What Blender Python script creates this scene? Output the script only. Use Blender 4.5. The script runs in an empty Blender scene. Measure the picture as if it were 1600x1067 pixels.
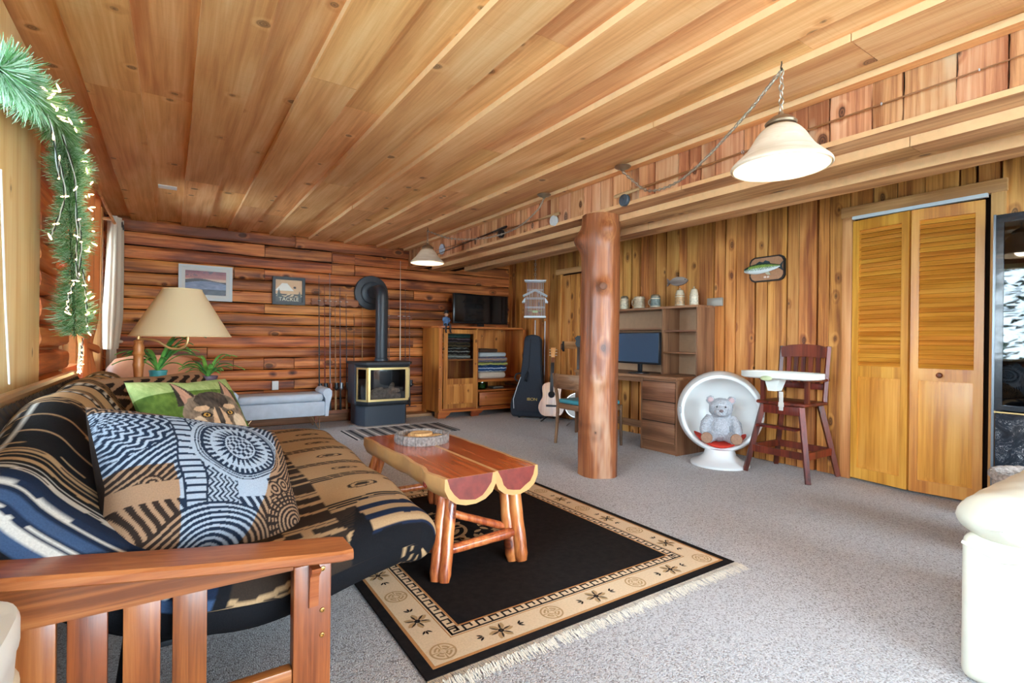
import bpy, bmesh, math, random
import numpy as np
from mathutils import Vector, Matrix, Euler, noise as mnoise

random.seed(11)
SC = bpy.context.scene
COL = SC.collection
PI = math.pi

# ------------------------------------------------------------------ camera
def camera():
    yaw, pitch, roll = math.radians(33.661), math.radians(-0.089), math.radians(0.634)
    f = Vector((math.sin(yaw) * math.cos(pitch), math.cos(yaw) * math.cos(pitch), math.sin(pitch)))
    r = Vector((math.cos(yaw), -math.sin(yaw), 0)); u = r.cross(f)
    r2 = math.cos(roll) * r + math.sin(roll) * u
    u2 = -math.sin(roll) * r + math.cos(roll) * u
    cd = bpy.data.cameras.new('camera'); cd.lens = 18; cd.sensor_width = 36; cd.clip_start = 0.03; cd.clip_end = 200
    co = bpy.data.objects.new('camera', cd); COL.objects.link(co)
    m = Matrix((r2, u2, -f)).transposed().to_4x4(); m.translation = (0, 0, 1.07)
    co.matrix_world = m; SC.camera = co
camera()

# ------------------------------------------------------------------ sky, window portals, exposure
XL, XR, YF, YB, ZC = -0.60, 4.56, 6.94, -2.6, 2.358
SKY_STRENGTH = 9.0
BULB_WATTS = 1.4
def world():
    w = bpy.data.worlds.new('sky'); SC.world = w; w.use_nodes = True
    nt = w.node_tree; bg = nt.nodes['Background']
    tc = nt.nodes.new('ShaderNodeTexCoord'); sp = nt.nodes.new('ShaderNodeSeparateXYZ')
    cr = nt.nodes.new('ShaderNodeValToRGB')
    cr.color_ramp.elements[0].position = 0.0; cr.color_ramp.elements[0].color = (0.95, 0.97, 1.0, 1)
    cr.color_ramp.elements[1].position = 0.6; cr.color_ramp.elements[1].color = (0.74, 0.85, 1.0, 1)
    nt.links.new(tc.outputs['Generated'], sp.inputs[0]); nt.links.new(sp.outputs['Z'], cr.inputs[0])
    nt.links.new(cr.outputs[0], bg.inputs['Color']); bg.inputs['Strength'].default_value = SKY_STRENGTH
world()
def portal(name, loc, rot, sx, sy):
    l = bpy.data.lights.new(name, 'AREA'); l.shape = 'RECTANGLE'; l.size = sx; l.size_y = sy; l.cycles.is_portal = True
    o = bpy.data.objects.new(name, l); COL.objects.link(o); o.location = loc; o.rotation_euler = rot
WIN = [(-1.9, 2.6, 0.85, 2.12), (4.35, 6.15, 0.80, 2.08)]      # left wall windows: y0,y1,z0,z1
BWIN = [(-0.3, 4.3, 0.05, 2.15)]                                  # glazed doors behind the viewer: x0,x1,z0,z1
for (a, b, c, d) in WIN:
    portal('window_daylight', (XL - 0.16, (a + b) / 2, (c + d) / 2), (0, -PI / 2, 0), d - c, b - a)
for (a, b, c, d) in BWIN:
    portal('window_daylight', ((a + b) / 2, YB - 0.16, (c + d) / 2), (PI / 2, 0, 0), b - a, d - c)
SC.view_settings.view_transform = 'Standard'; SC.view_settings.look = 'None'
SC.view_settings.gamma = 1.0; SC.view_settings.use_curve_mapping = False
SC.view_settings.exposure = 2.1
cy = SC.cycles
cy.max_bounces = 10; cy.diffuse_bounces = 6; cy.glossy_bounces = 4; cy.transmission_bounces = 6; cy.transparent_max_bounces = 12
cy.sample_clamp_indirect = 6.0; cy.caustics_reflective = False; cy.caustics_refractive = False

# ------------------------------------------------------------------ materials
def lin(c):
    def g(x):
        x /= 255.0
        return x / 12.92 if x <= 0.04045 else ((x + 0.055) / 1.055) ** 2.4
    return (g(c[0]), g(c[1]), g(c[2]), 1.0)
class NT:
    def __init__(s, name):
        s.mat = bpy.data.materials.new(name); s.mat.use_nodes = True
        s.nt = s.mat.node_tree; s.b = s.nt.nodes['Principled BSDF']
    def n(s, t, **kw):
        nd = s.nt.nodes.new(t)
        for k, v in kw.items():
            if k.startswith('_'): setattr(nd, k[1:], v)
            else: s.put(nd.inputs[int(k[1:]) if k[0] == 'i' and k[1:].isdigit() else k], v)
        return nd
    def put(s, inp, v):
        if isinstance(v, bpy.types.NodeSocket): s.nt.links.new(v, inp)
        else: inp.default_value = v
    def math(s, op, a, b=0.0, c=0.0, clamp=False):
        nd = s.nt.nodes.new('ShaderNodeMath'); nd.operation = op; nd.use_clamp = clamp
        s.put(nd.inputs[0], a); s.put(nd.inputs[1], b); s.put(nd.inputs[2], c); return nd.outputs[0]
    def vmath(s, op, a, b=(0, 0, 0)):
        nd = s.nt.nodes.new('ShaderNodeVectorMath'); nd.operation = op
        s.put(nd.inputs[0], a); s.put(nd.inputs[1], b); return nd.outputs[0]
    def mix(s, f, a, b, mode='MIX'):
        nd = s.nt.nodes.new('ShaderNodeMix'); nd.data_type = 'RGBA'; nd.blend_type = mode
        s.put(nd.inputs[0], f); s.put(nd.inputs[6], a); s.put(nd.inputs[7], b); return nd.outputs[2]
    def ramp(s, f, stops):
        nd = s.nt.nodes.new('ShaderNodeValToRGB'); el = nd.color_ramp.elements
        while len(el) < len(stops): el.new(0.5)
        for e, (p, c) in zip(el, stops):
            e.position = p; e.color = c if len(c) == 4 else lin(c)
        s.put(nd.inputs[0], f); return nd.outputs[0]
    def maprange(s, v, a, b, c=0.0, d=1.0):
        nd = s.nt.nodes.new('ShaderNodeMapRange'); s.put(nd.inputs[0], v)
        for i, x in enumerate((a, b, c, d)): s.put(nd.inputs[i + 1], x)
        return nd.outputs[0]
    def noise(s, vec, scale, detail=3.0, rough=0.55, dist=0.0):
        nd = s.n('ShaderNodeTexNoise', Scale=scale, Detail=detail, Roughness=rough, Distortion=dist)
        if vec is not None: s.put(nd.inputs['Vector'], vec)
        return nd.outputs['Fac']
    def bump(s, h, strength, dist=0.01):
        nd = s.n('ShaderNodeBump', Strength=strength, Distance=dist, Height=h)
        s.nt.links.new(nd.outputs[0], s.b.inputs['Normal'])
MATS = {}
def plain(name, c, rough=0.5, metal=0.0, noisy=0.0, nscale=40, bump=0.0, coat=0.0, sheen=0.0, var=0.0):
    if name in MATS: return MATS[name]
    t = NT(name); col = lin(c)
    if noisy or bump or var:
        tc = t.n('ShaderNodeTexCoord').outputs['Object']; f = t.noise(tc, nscale, 4, 0.6)
        k = 1 - noisy; j = 1 + noisy
        cc = t.ramp(f, [(0.25, (col[0] * k, col[1] * k, col[2] * k, 1)), (0.75, (min(1, col[0] * j), min(1, col[1] * j), min(1, col[2] * j), 1))])
        if var:
            r = t.n('ShaderNodeObjectInfo').outputs['Random']
            hs = t.n('ShaderNodeHueSaturation', Color=cc); t.put(hs.inputs['Value'], t.maprange(r, 0, 1, 1 - var, 1 + var)); cc = hs.outputs[0]
        t.put(t.b.inputs['Base Color'], cc)
        if bump: t.bump(f, bump)
    else: t.b.inputs['Base Color'].default_value = col
    t.b.inputs['Roughness'].default_value = rough; t.b.inputs['Metallic'].default_value = metal
    if rough >= .85: t.b.inputs['Specular IOR Level'].default_value = .12
    t.b.inputs['Coat Weight'].default_value = coat; t.b.inputs['Sheen Weight'].default_value = sheen
    MATS[name] = t.mat; return t.mat
def wood(name, light, mid, dark, axis=2, rough=0.5, knots=0.35, kscale=3.2, ksize=0.16, grain=1.0, var=0.22, bump=0.25, coat=0.0, saw=0.0, contrast=1.0, patch=0.0, patchcol=None, kcol=(58, 30, 14), hue=0.006, nrm=None, kasp=0.6):
    if name in MATS: return MATS[name]
    t = NT(name)
    tc = t.n('ShaderNodeTexCoord').outputs['Object']
    rnd = t.n('ShaderNodeObjectInfo').outputs['Random']
    off = t.n('ShaderNodeCombineXYZ', X=t.math('MULTIPLY', rnd, 31.7), Y=t.math('MULTIPLY', rnd, 57.3), Z=t.math('MULTIPLY', rnd, 83.1)).outputs[0]
    p = t.vmath('ADD', tc, off)
    def sc(a, c):
        v = [c, c, c]; v[axis] = a
        return t.vmath('MULTIPLY', p, tuple(v))
    # knots, laid out in the plane of the board face
    cx_ = t.n('ShaderNodeSeparateXYZ', Vector=p).outputs
    if nrm is None: nrm = [i for i in range(3) if i != axis][1]
    acr = [i for i in range(3) if i not in (axis, nrm)][0]
    kv = t.n('ShaderNodeCombineXYZ', X=cx_[acr], Y=t.math('MULTIPLY', cx_[axis], kasp)).outputs[0]
    jit = t.n('ShaderNodeTexNoise', Vector=kv, Scale=14.0, Detail=2.0).outputs['Color']
    kv = t.vmath('ADD', kv, t.vmath('MULTIPLY', t.vmath('SUBTRACT', jit, (.5, .5, .5)), (.02, .02, .02)))
    vo = t.n('ShaderNodeTexVoronoi', Vector=kv, Scale=kscale, Randomness=1.0, _voronoi_dimensions='2D')
    cell = t.n('ShaderNodeSeparateColor', Color=vo.outputs['Color'])
    kr = t.maprange(cell.outputs[0], 1 - knots, 1.0, ksize * .35, ksize)
    d = vo.outputs['Distance']
    kd = t.math('SUBTRACT', d, kr)
    on = t.math('GREATER_THAN', cell.outputs[0], 1 - knots)
    kring = t.math('MULTIPLY_ADD', t.math('SINE', t.math('MULTIPLY', d, 150.0 / max(.3, kscale * .25))), .22, .78)
    kmask = t.math('MULTIPLY', t.math('MULTIPLY', t.maprange(kd, 0.012, -0.02), on), kring)
    halo = t.math('MULTIPLY', t.maprange(kd, 0.13, 0.0), on)
    # grain bends round knots
    warp = t.noise(sc(0.5, 1.6), 1.0, 3, 0.5)
    lines = t.noise(sc(1.3 * grain, 42.0 * grain), 1.0, 7, 0.66, 0.5)
    wv = t.math('ADD', t.math('MULTIPLY', warp, 3.0), t.math('MULTIPLY', halo, 0.5))
    cs = t.n('ShaderNodeSeparateXYZ', Vector=sc(0.35, 9.0 * grain)).outputs
    ax = [i for i in range(3) if i != axis]
    band = t.math('ADD', t.math('ADD', cs[ax[0]], cs[ax[1]]), t.math('MULTIPLY', wv, 3.2))
    ringw = t.math('MULTIPLY_ADD', t.math('SINE', t.math('MULTIPLY', band, 2.6)), 0.5, 0.5)
    f = t.math('ADD', t.math('MULTIPLY', lines, 0.62), t.math('MULTIPLY', ringw, 0.13))
    f = t.math('ADD', f, t.math('MULTIPLY', t.math('SUBTRACT', warp, 0.5), 0.30))
    col = t.ramp(f, [(0.385 - 0.13 * contrast, dark), (0.385, mid), (0.385 + 0.13 * contrast, light)])
    if patch:
        pm = t.maprange(t.noise(sc(0.6, 2.6), 1.0, 4, 0.6), 0.62 - 0.06 * patch, 0.66)
        col = t.mix(pm, col, lin(patchcol))
    col = t.mix(t.math('MULTIPLY', halo, 0.22), col, lin(dark))
    col = t.mix(t.math('MULTIPLY', kmask, 0.88), col, lin(kcol))
    if saw:
        sv = t.noise(sc(170.0, 3.0), 1.0, 2, 0.5)
        col = t.mix(t.maprange(sv, 0.55, 0.78, 0.0, saw), col, lin(dark))
    hs = t.n('ShaderNodeHueSaturation', Color=col)
    r2 = t.math('FRACT', t.math('MULTIPLY', rnd, 7.31))
    t.put(hs.inputs['Value'], t.maprange(rnd, 0, 1, 1 - var, 1 + var)); t.put(hs.inputs['Hue'], t.maprange(r2, 0, 1, 0.5 - hue, 0.5 + hue))
    t.put(t.b.inputs['Base Color'], hs.outputs[0])
    t.b.inputs['Roughness'].default_value = rough; t.b.inputs['Coat Weight'].default_value = coat; t.b.inputs['Coat Roughness'].default_value = 0.25
    if bump: t.bump(t.math('ADD', f, t.math('MULTIPLY', kmask, -0.5)), bump, 0.006)
    MATS[name] = t.mat; return t.mat
def emit(name, c, strength, base=None):
    if name in MATS: return MATS[name]
    t = NT(name); t.b.inputs['Base Color'].default_value = lin(base or c)
    t.b.inputs['Emission Color'].default_value = lin(c); t.b.inputs['Emission Strength'].default_value = strength
    MATS[name] = t.mat; return t.mat
def glass(name, tint=(235, 245, 250), refl=0.12, opacity=0.0, rough=0.02):
    """thin pane: lets light straight through, mirrors a share of it"""
    if name in MATS: return MATS[name]
    t = NT(name); nt = t.nt; out = nt.nodes['Material Output']
    tr = t.n('ShaderNodeBsdfTransparent', Color=lin(tint)); gl = t.n('ShaderNodeBsdfGlossy', Roughness=rough)
    fr = t.n('ShaderNodeFresnel', IOR=1.5); fac = t.math('ADD', fr.outputs[0], refl, clamp=True)
    mx = t.n('ShaderNodeMixShader', i0=fac); nt.links.new(tr.outputs[0], mx.inputs[1]); nt.links.new(gl.outputs[0], mx.inputs[2])
    nt.links.new(mx.outputs[0], out.inputs[0]); MATS[name] = t.mat; return t.mat
def vcol(name, rough=0.8, bump=0.0, nscale=300, sheen=0.0, coat=0.0):
    """printed or woven pattern stored in the colour attribute 'print'"""
    if name in MATS: return MATS[name]
    t = NT(name); a = t.n('ShaderNodeAttribute', _attribute_name='print')
    tc = t.n('ShaderNodeTexCoord').outputs['Object']; nz = t.noise(tc, nscale, 2, 0.6)
    t.put(t.b.inputs['Base Color'], t.mix(t.maprange(nz, 0.3, 0.75, 0.0, 0.22), a.outputs['Color'], (0, 0, 0, 1)))
    t.b.inputs['Roughness'].default_value = rough; t.b.inputs['Sheen Weight'].default_value = sheen; t.b.inputs['Coat Weight'].default_value = coat
    if rough > .7: t.b.inputs['Specular IOR Level'].default_value = .12
    if bump: t.bump(nz, bump, 0.004)
    MATS[name] = t.mat; return t.mat

# ------------------------------------------------------------------ mesh building
class MB:
    def __init__(s): s.v = []; s.f = []; s.m = []
    def add(s, vs, fs, mi=0):
        o = len(s.v); s.v += [tuple(v) for v in vs]
        for f in fs: s.f.append(tuple(i + o for i in f)); s.m.append(mi)
        return s
    def bb(s, x0, x1, y0, y1, z0, z1, mi=0):
        vs = [(x, y, z) for x in (x0, x1) for y in (y0, y1) for z in (z0, z1)]
        return s.add(vs, [(0, 1, 3, 2), (4, 6, 7, 5), (0, 4, 5, 1), (2, 3, 7, 6), (0, 2, 6, 4), (1, 5, 7, 3)], mi)
    def box(s, c, d, R=None, mi=0):
        h = [x / 2 for x in d]; vs = []
        for x in (-h[0], h[0]):
            for y in (-h[1], h[1]):
                for z in (-h[2], h[2]):
                    p = Vector((x, y, z))
                    if R is not None: p = R @ p
                    vs.append(p + Vector(c))
        return s.add(vs, [(0, 1, 3, 2), (4, 6, 7, 5), (0, 4, 5, 1), (2, 3, 7, 6), (0, 2, 6, 4), (1, 5, 7, 3)], mi)
    def rbox(s, c, d, r=0.01, seg=2, R=None, mi=0):
        bm = bmesh.new(); bmesh.ops.create_cube(bm, size=1.0)
        for v in bm.verts: v.co = Vector((v.co.x * d[0], v.co.y * d[1], v.co.z * d[2]))
        bmesh.ops.bevel(bm, geom=bm.edges[:] , offset=min(r, min(d) * 0.49), segments=seg, profile=0.5, affect='EDGES')
        vs = []
        for i, v in enumerate(bm.verts):
            v.index = i; p = v.co.copy()
            if R is not None: p = R @ p
            vs.append(p + Vector(c))
        fs = [tuple(v.index for v in f.verts) for f in bm.faces]; bm.free()
        return s.add(vs, fs, mi)
    def cyl(s, a, b, r0, r1=None, n=12, cap=True, mi=0):
        return s.tube([a, b], [r0, r0 if r1 is None else r1], n, cap=cap, mi=mi)
    def tube(s, pts, r, n=8, closed=False, cap=True, mi=0, flat=1.0):
        P = [Vector(p) for p in pts]; k = len(P)
        R = list(r) if isinstance(r, (list, tuple)) else [r] * k
        T = []
        for i in range(k):
            a = P[(i - 1) % k] if (closed or i > 0) else P[i]; b = P[(i + 1) % k] if (closed or i < k - 1) else P[i]
            t = (b - a); T.append(t.normalized() if t.length > 1e-9 else Vector((0, 0, 1)))
        ref = Vector((0, 0, 1)) if abs(T[0].z) < 0.9 else Vector((1, 0, 0))
        N = (ref - T[0] * ref.dot(T[0])).normalized(); vs = []
        for i in range(k):
            N = (N - T[i] * N.dot(T[i])); N = N.normalized() if N.length > 1e-6 else T[i].orthogonal().normalized()
            B = T[i].cross(N)
            for j in range(n):
                a = 2 * PI * j / n; vs.append(P[i] + N * (math.cos(a) * R[i]) + B * (math.sin(a) * R[i] * flat))
        fs = []
        for i in range(k if closed else k - 1):
            for j in range(n):
                a = i * n + j; b = i * n + (j + 1) % n; c = ((i + 1) % k) * n + (j + 1) % n; d = ((i + 1) % k) * n + j
                fs.append((a, b, c, d))
        if cap and not closed:
            fs.append(tuple(range(n - 1, -1, -1))); fs.append(tuple((k - 1) * n + j for j in range(n)))
        return s.add(vs, fs, mi)
    def lathe(s, prof, c=(0, 0, 0), n=24, R=None, mi=0, cap=True, sq=None):
        vs = []; C = Vector(c)
        for (r, z) in prof:
            for j in range(n):
                a = 2 * PI * j / n; p = Vector((r * math.cos(a), r * math.sin(a), z))
                if R is not None: p = R @ p
                vs.append(p + C)
        fs = []; k = len(prof)
        for i in range(k - 1):
            for j in range(n):
                fs.append((i * n + j, i * n + (j + 1) % n, (i + 1) * n + (j + 1) % n, (i + 1) * n + j))
        if cap:
            fs.append(tuple(range(n - 1, -1, -1))); fs.append(tuple((k - 1) * n + j for j in range(n)))
        return s.add(vs, fs, mi)
    def ell(s, c, rad, nu=20, nv=12, R=None, mi=0, jit=0.0):
        vs = []; C = Vector(c)
        for i in range(nv + 1):
            th = PI * i / nv
            for j in range(nu):
                ph = 2 * PI * j / nu; p = Vector((math.sin(th) * math.cos(ph), math.sin(th) * math.sin(ph), math.cos(th)))
                k = 1 + (jit * mnoise.noise(p * 3.1 + C * 9) if jit else 0)
                p = Vector((p.x * rad[0] * k, p.y * rad[1] * k, p.z * rad[2] * k))
                if R is not None: p = R @ p
                vs.append(p + C)
        fs = []
        for i in range(nv):
            for j in range(nu): fs.append((i * nu + j, (i + 1) * nu + j, (i + 1) * nu + (j + 1) % nu, i * nu + (j + 1) % nu))
        return s.add(vs, fs, mi)
    def prism(s, poly, d0, d1, ax='y', mi=0):
        """poly: 2d points; ax: extrusion axis (x: pts are (y,z); y: (x,z); z: (x,y))"""
        def P(a, b, d): return {'x': (d, a, b), 'y': (a, d, b), 'z': (a, b, d)}[ax]
        n = len(poly); vs = [P(a, b, d0) for a, b in poly] + [P(a, b, d1) for a, b in poly]
        fs = [tuple(range(n)), tuple(range(2 * n - 1, n - 1, -1))] + [(i, i + n, (i + 1) % n + n, (i + 1) % n) for i in range(n)]
        return s.add(vs, fs, mi)
    def grid(s, fn, nu, nv, cu=False, cv=False, mi=0):
        vs = [fn(i / (nu if cu else nu - 1), j / (nv if cv else nv - 1)) for i in range(nu) for j in range(nv)]
        fs = []
        for i in range(nu if cu else nu - 1):
            for j in range(nv if cv else nv - 1):
                fs.append((i * nv + j, ((i + 1) % nu) * nv + j, ((i + 1) % nu) * nv + (j + 1) % nv, i * nv + (j + 1) % nv))
        return s.add(vs, fs, mi)
def spline(pts, n):
    P = [Vector(p) for p in pts]; P = [2 * P[0] - P[1]] + P + [2 * P[-1] - P[-2]]; out = []; k = len(P) - 3
    for i in range(n):
        t = i / (n - 1) * k; a = min(int(t), k - 1); t -= a; p0, p1, p2, p3 = P[a:a + 4]
        out.append(0.5 * ((2 * p1) + (p2 - p0) * t + (2 * p0 - 5 * p1 + 4 * p2 - p3) * t * t + (3 * p1 - p0 - 3 * p2 + p3) * t ** 3))
    return out
def arc(cx, cy_, r, a0, a1, n):
    return [(cx + r * math.cos(a0 + (a1 - a0) * i / (n - 1)), cy_ + r * math.sin(a0 + (a1 - a0) * i / (n - 1))) for i in range(n)]
def obj(name, mb, mat, parent=None, smooth=35, center=True, label=None, fix=True):
    me = bpy.data.meshes.new(name)
    vs = mb.v; o = bpy.data.objects.new(name, me)
    if center and vs:
        A = np.array(vs); lo, hi = A.min(0), A.max(0); c = (lo + hi) / 2
        if parent is None: c[2] = lo[2]
        vs = [tuple(v) for v in (A - c)]; o.location = tuple(c)
    me.from_pydata(vs, [], mb.f)
    mats = mat if isinstance(mat, (list, tuple)) else [mat]
    for m in mats: me.materials.append(m)
    if len(mats) > 1: me.polygons.foreach_set('material_index', mb.m)
    if fix:
        bm = bmesh.new(); bm.from_mesh(me); bmesh.ops.recalc_face_normals(bm, faces=bm.faces); bm.to_mesh(me); bm.free()
    if smooth:
        me.polygons.foreach_set('use_smooth', [True] * len(me.polygons)); me.set_sharp_from_angle(angle=math.radians(smooth))
    me.update(); COL.objects.link(o)
    if parent is not None: o.parent = parent
    if label: o['label'] = label
    return o
def tag(o, label, cat, group=None, kind=None):
    o['label'] = label
    if cat: o['category'] = cat
    if group: o['group'] = group
    if kind: o['kind'] = kind
    return o
def thing(name, label, cat, loc=(0, 0, 0), rz=0.0, group=None):
    o = bpy.data.objects.new(name, None); COL.objects.link(o); o.empty_display_size = 0.1
    o.location = loc; o.rotation_euler = (0, 0, rz)
    return tag(o, label, cat, group)
def struct(name, mb, mat, label, **k):
    o = obj(name, mb, mat, **k); o['kind'] = 'structure'; o['label'] = label; return o
def share(name, src, parent, loc, rot=None, scale=None):
    o = bpy.data.objects.new(name, src.data); COL.objects.link(o); o.parent = parent; o.location = loc
    if rot: o.rotation_euler = rot
    if scale: o.scale = scale
    return o
def paint(o, fn):
    """colour attribute from a function of the vertex's stored pattern coordinates"""
    me = o.data; a = me.color_attributes.new('print', 'FLOAT_COLOR', 'POINT')
    buf = np.ones((len(me.vertices), 4), dtype=np.float32)
    for i, c in enumerate(fn): buf[i] = lin(c)
    a.data.foreach_set('color', buf.ravel())
def nz(x, y=0.0, z=0.0): return mnoise.noise(Vector((x, y, z)))
U = random.uniform
# ------------------------------------------------------------------ wood kinds of the place
W_CEIL = wood('ceiling_pine', (250, 198, 140), (236, 172, 110), (212, 140, 82), axis=1, nrm=2, rough=0.6, knots=0.30, kscale=4.0, ksize=0.12, var=0.12, saw=0.25, bump=0.3, kcol=(122, 80, 46), contrast=1.3, kasp=1.0)
W_LOG = wood('cedar_log', (226, 144, 74), (188, 104, 46), (108, 52, 22), axis=0, nrm=1, rough=0.55, knots=0.40, kscale=4.6, ksize=0.13, var=0.20, bump=0.8, coat=0.0, contrast=1.0, patch=0.7, patchcol=(122, 62, 28), kcol=(40, 20, 10), kasp=.6, grain=.8)
W_WALL = wood('live_edge_board', (232, 166, 92), (208, 134, 64), (152, 84, 38), axis=2, nrm=0, rough=0.5, knots=0.42, kscale=5.5, ksize=0.115, var=0.18, bump=0.35, coat=0.1, contrast=1.1, kasp=.55, kcol=(84, 44, 22))
W_SOFF = wood('soffit_board', (232, 180, 136), (214, 148, 100), (166, 98, 58), axis=2, nrm=0, rough=0.55, knots=0.3, kscale=6, ksize=0.15, var=0.13, bump=0.35, patch=0.9, patchcol=(222, 184, 146))
W_BEAM = wood('beam_board', (218, 166, 116), (188, 132, 84), (146, 92, 52), axis=1, nrm=2, rough=0.6, knots=0.3, kscale=4.0, ksize=0.1, var=0.08, saw=0.12)
W_TRIM = wood('casing_pine', (232, 172, 110), (220, 154, 92), (192, 124, 66), axis=2, nrm=0, rough=0.5, knots=0.25, kscale=5, ksize=.1, var=0.04)
W_TRIMY = wood('casing_pine_across', (228, 170, 116), (214, 152, 96), (186, 122, 72), axis=1, nrm=0, rough=0.5, knots=0.2, kscale=5, ksize=.1, var=0.04)
W_DOOR = wood('honey_pine', (240, 174, 78), (228, 156, 60), (200, 124, 42), axis=2, rough=0.4, knots=0.0, var=0.05, coat=0.2, grain=0.8, bump=0.1)
W_DOORY = wood('honey_pine_across', (226, 154, 62), (212, 138, 48), (184, 106, 32), axis=1, rough=0.4, knots=0.0, var=0.06, coat=0.2, bump=0.1)
W_POST = wood('peeled_log', (192, 124, 78), (152, 82, 46), (94, 46, 22), axis=2, rough=0.45, knots=0.3, kscale=3.0, ksize=0.08, var=0.05, contrast=1.3, bump=0.5, patch=0.6, patchcol=(196, 150, 118), coat=0.15)
W_PINE = wood('pale_pine_post', (255, 228, 170), (250, 216, 150), (236, 192, 122), axis=2, nrm=0, rough=0.5, knots=0.3, kscale=5, ksize=0.08, var=0.04, contrast=1.0, kcol=(120, 80, 50))
W_ENDLOG = wood('orange_log', (226, 138, 72), (206, 110, 50), (160, 76, 34), axis=1, rough=0.5, knots=0.25, kscale=3.0, var=0.1, bump=0.5)
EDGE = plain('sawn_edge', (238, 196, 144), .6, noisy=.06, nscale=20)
EDGE2 = plain('lit_beam_edge', (230, 180, 128), .6, noisy=.08, nscale=20)  # paler on the window-facing board sides only, lit look put into the colour
DARK = plain('dark_gap', (36, 20, 11), 0.9)
WHITE = plain('white_plastic', (232, 232, 228), 0.4)
BLACK = plain('black_metal', (30, 32, 36), 0.45)

# ------------------------------------------------------------------ floor
def carpet():
    t = NT('berber_carpet'); tc = t.n('ShaderNodeTexCoord').outputs['Object']
    v = t.n('ShaderNodeTexVoronoi', Vector=tc, Scale=190.0); c = t.n('ShaderNodeSeparateColor', Color=v.outputs['Color']).outputs[0]
    n2 = t.noise(tc, 1.1, 3); n3 = t.noise(tc, 125, 3, 0.7)
    col = t.ramp(c, [(0.0, (122, 110, 104)), (0.18, (160, 152, 148)), (0.42, (188, 183, 180)), (1.0, (206, 202, 200))])
    col = t.mix(t.maprange(n3, 0.52, 0.72, 0, 0.42), col, lin((146, 130, 120)))
    col = t.mix(t.maprange(n2, 0.3, 0.7, 0.0, 0.12), col, lin((150, 138, 130)))
    t.put(t.b.inputs['Base Color'], col); t.b.inputs['Roughness'].default_value = 0.95; t.b.inputs['Sheen Weight'].default_value = 0.2
    t.bump(t.math('SUBTRACT', 1.0, v.outputs['Distance']), 0.6, 0.006); return t.mat
struct('floor', MB().bb(XL - .15, XR + .2, YB - .15, YF + .2, -0.12, 0), carpet(), 'speckled grey berber carpet covering the whole floor', center=False)

# ------------------------------------------------------------------ ceiling
ceil = struct('ceiling', MB().bb(XL - .15, XR + .2, YB - .15, YF + .2, 2.39, 2.5), DARK, 'low ceiling of alternating raised and recessed sawn pine boards', center=False)
def ceiling_board(x0, x1, z0, z1, cuts, wav=0.004):
    ys = [YB] + cuts + [YF]
    for a, b in zip(ys[:-1], ys[1:]):
        n = max(4, int((b - a) / 0.35)); s = U(0, 99); vs = []; fs = []
        for i in range(n + 1):
            y = a + .0015 + (b - a - .003) * i / n
            l = x0 + wav * nz(y * 1.7, s); r = x1 + wav * nz(y * 1.7, s + 9)
            vs += [(l, y, z0), (r, y, z0), (r, y, z1), (l, y, z1)]
        for i in range(n):
            o = i * 4
            for j in range(4): fs.append((o + j, o + (j + 1) % 4, o + 4 + (j + 1) % 4, o + 4 + j))
        fs += [(0, 1, 2, 3), (n * 4 + 3, n * 4 + 2, n * 4 + 1, n * 4)]
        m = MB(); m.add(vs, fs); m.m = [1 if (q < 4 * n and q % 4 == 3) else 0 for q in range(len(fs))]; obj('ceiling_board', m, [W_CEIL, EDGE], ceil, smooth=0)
proud = [(-.37, -.142), (.085, .325), (.548, .775), (1.0, 1.235), (1.452, 1.69), (1.90, 2.15), (2.345, 2.60)]
pcuts = [[3.3], [4.9], [2.6, 5.5], [4.3], [0.9, 5.0], [3.9], [1.0, 2.05]]
for (a, b), c in zip(proud, pcuts): ceiling_board(a, b, 2.330, 2.3645, c, 0.006)
rec = [(-.62, -.36), (-.15, .095), (.315, .558), (.765, 1.01), (1.225, 1.46), (1.68, 1.91), (2.14, 2.355), (2.59, 2.83)]
rcuts = [[4.1], [3.35], [5.2], [2.9, 5.9], [1.75], [3.0], [1.15, 4.4], [5.1]]
for (a, b), c in zip(rec, rcuts): ceiling_board(a, b, 2.365, 2.3885, c, 0.0)
ceiling_board(2.735, 2.805, 2.33, 2.3615, [3.3], 0.002)

# ------------------------------------------------------------------ boxed beam under the ceiling
soff = struct('ceiling_soffit', MB().bb(2.835, 3.56, YB, YF, 2.105, 2.386), DARK, 'long boxed beam below the ceiling clad in upright live edge boards', center=False)
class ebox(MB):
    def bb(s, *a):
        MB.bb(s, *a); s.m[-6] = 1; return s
y = YB + 0.02
while y < YF - 0.03:
    w = min(U(.07, .2), YF - 0.005 - y); s = U(0, 99)
    poly = [(y + .003 + .006 * nz(z * 9, s), z) for z in np.linspace(2.112, 2.357, 6)] + [(y + w - .003 + .006 * nz(z * 9, s + 5), z) for z in np.linspace(2.357, 2.112, 6)]
    obj('soffit_board', MB().prism(poly, 2.815 + U(-.004, .004), 2.834, 'x'), W_SOFF, soff); y += w
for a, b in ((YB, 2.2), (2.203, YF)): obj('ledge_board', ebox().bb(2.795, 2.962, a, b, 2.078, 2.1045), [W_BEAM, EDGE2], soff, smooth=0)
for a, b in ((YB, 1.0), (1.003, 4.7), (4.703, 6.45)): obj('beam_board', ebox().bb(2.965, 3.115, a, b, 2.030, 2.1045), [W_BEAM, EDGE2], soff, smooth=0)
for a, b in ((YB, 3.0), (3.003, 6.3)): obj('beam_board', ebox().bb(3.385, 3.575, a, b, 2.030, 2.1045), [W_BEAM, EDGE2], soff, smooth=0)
obj('beam_board', MB().bb(3.12, 3.38, YB, YF, 2.085, 2.1045), W_BEAM, soff)

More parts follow.
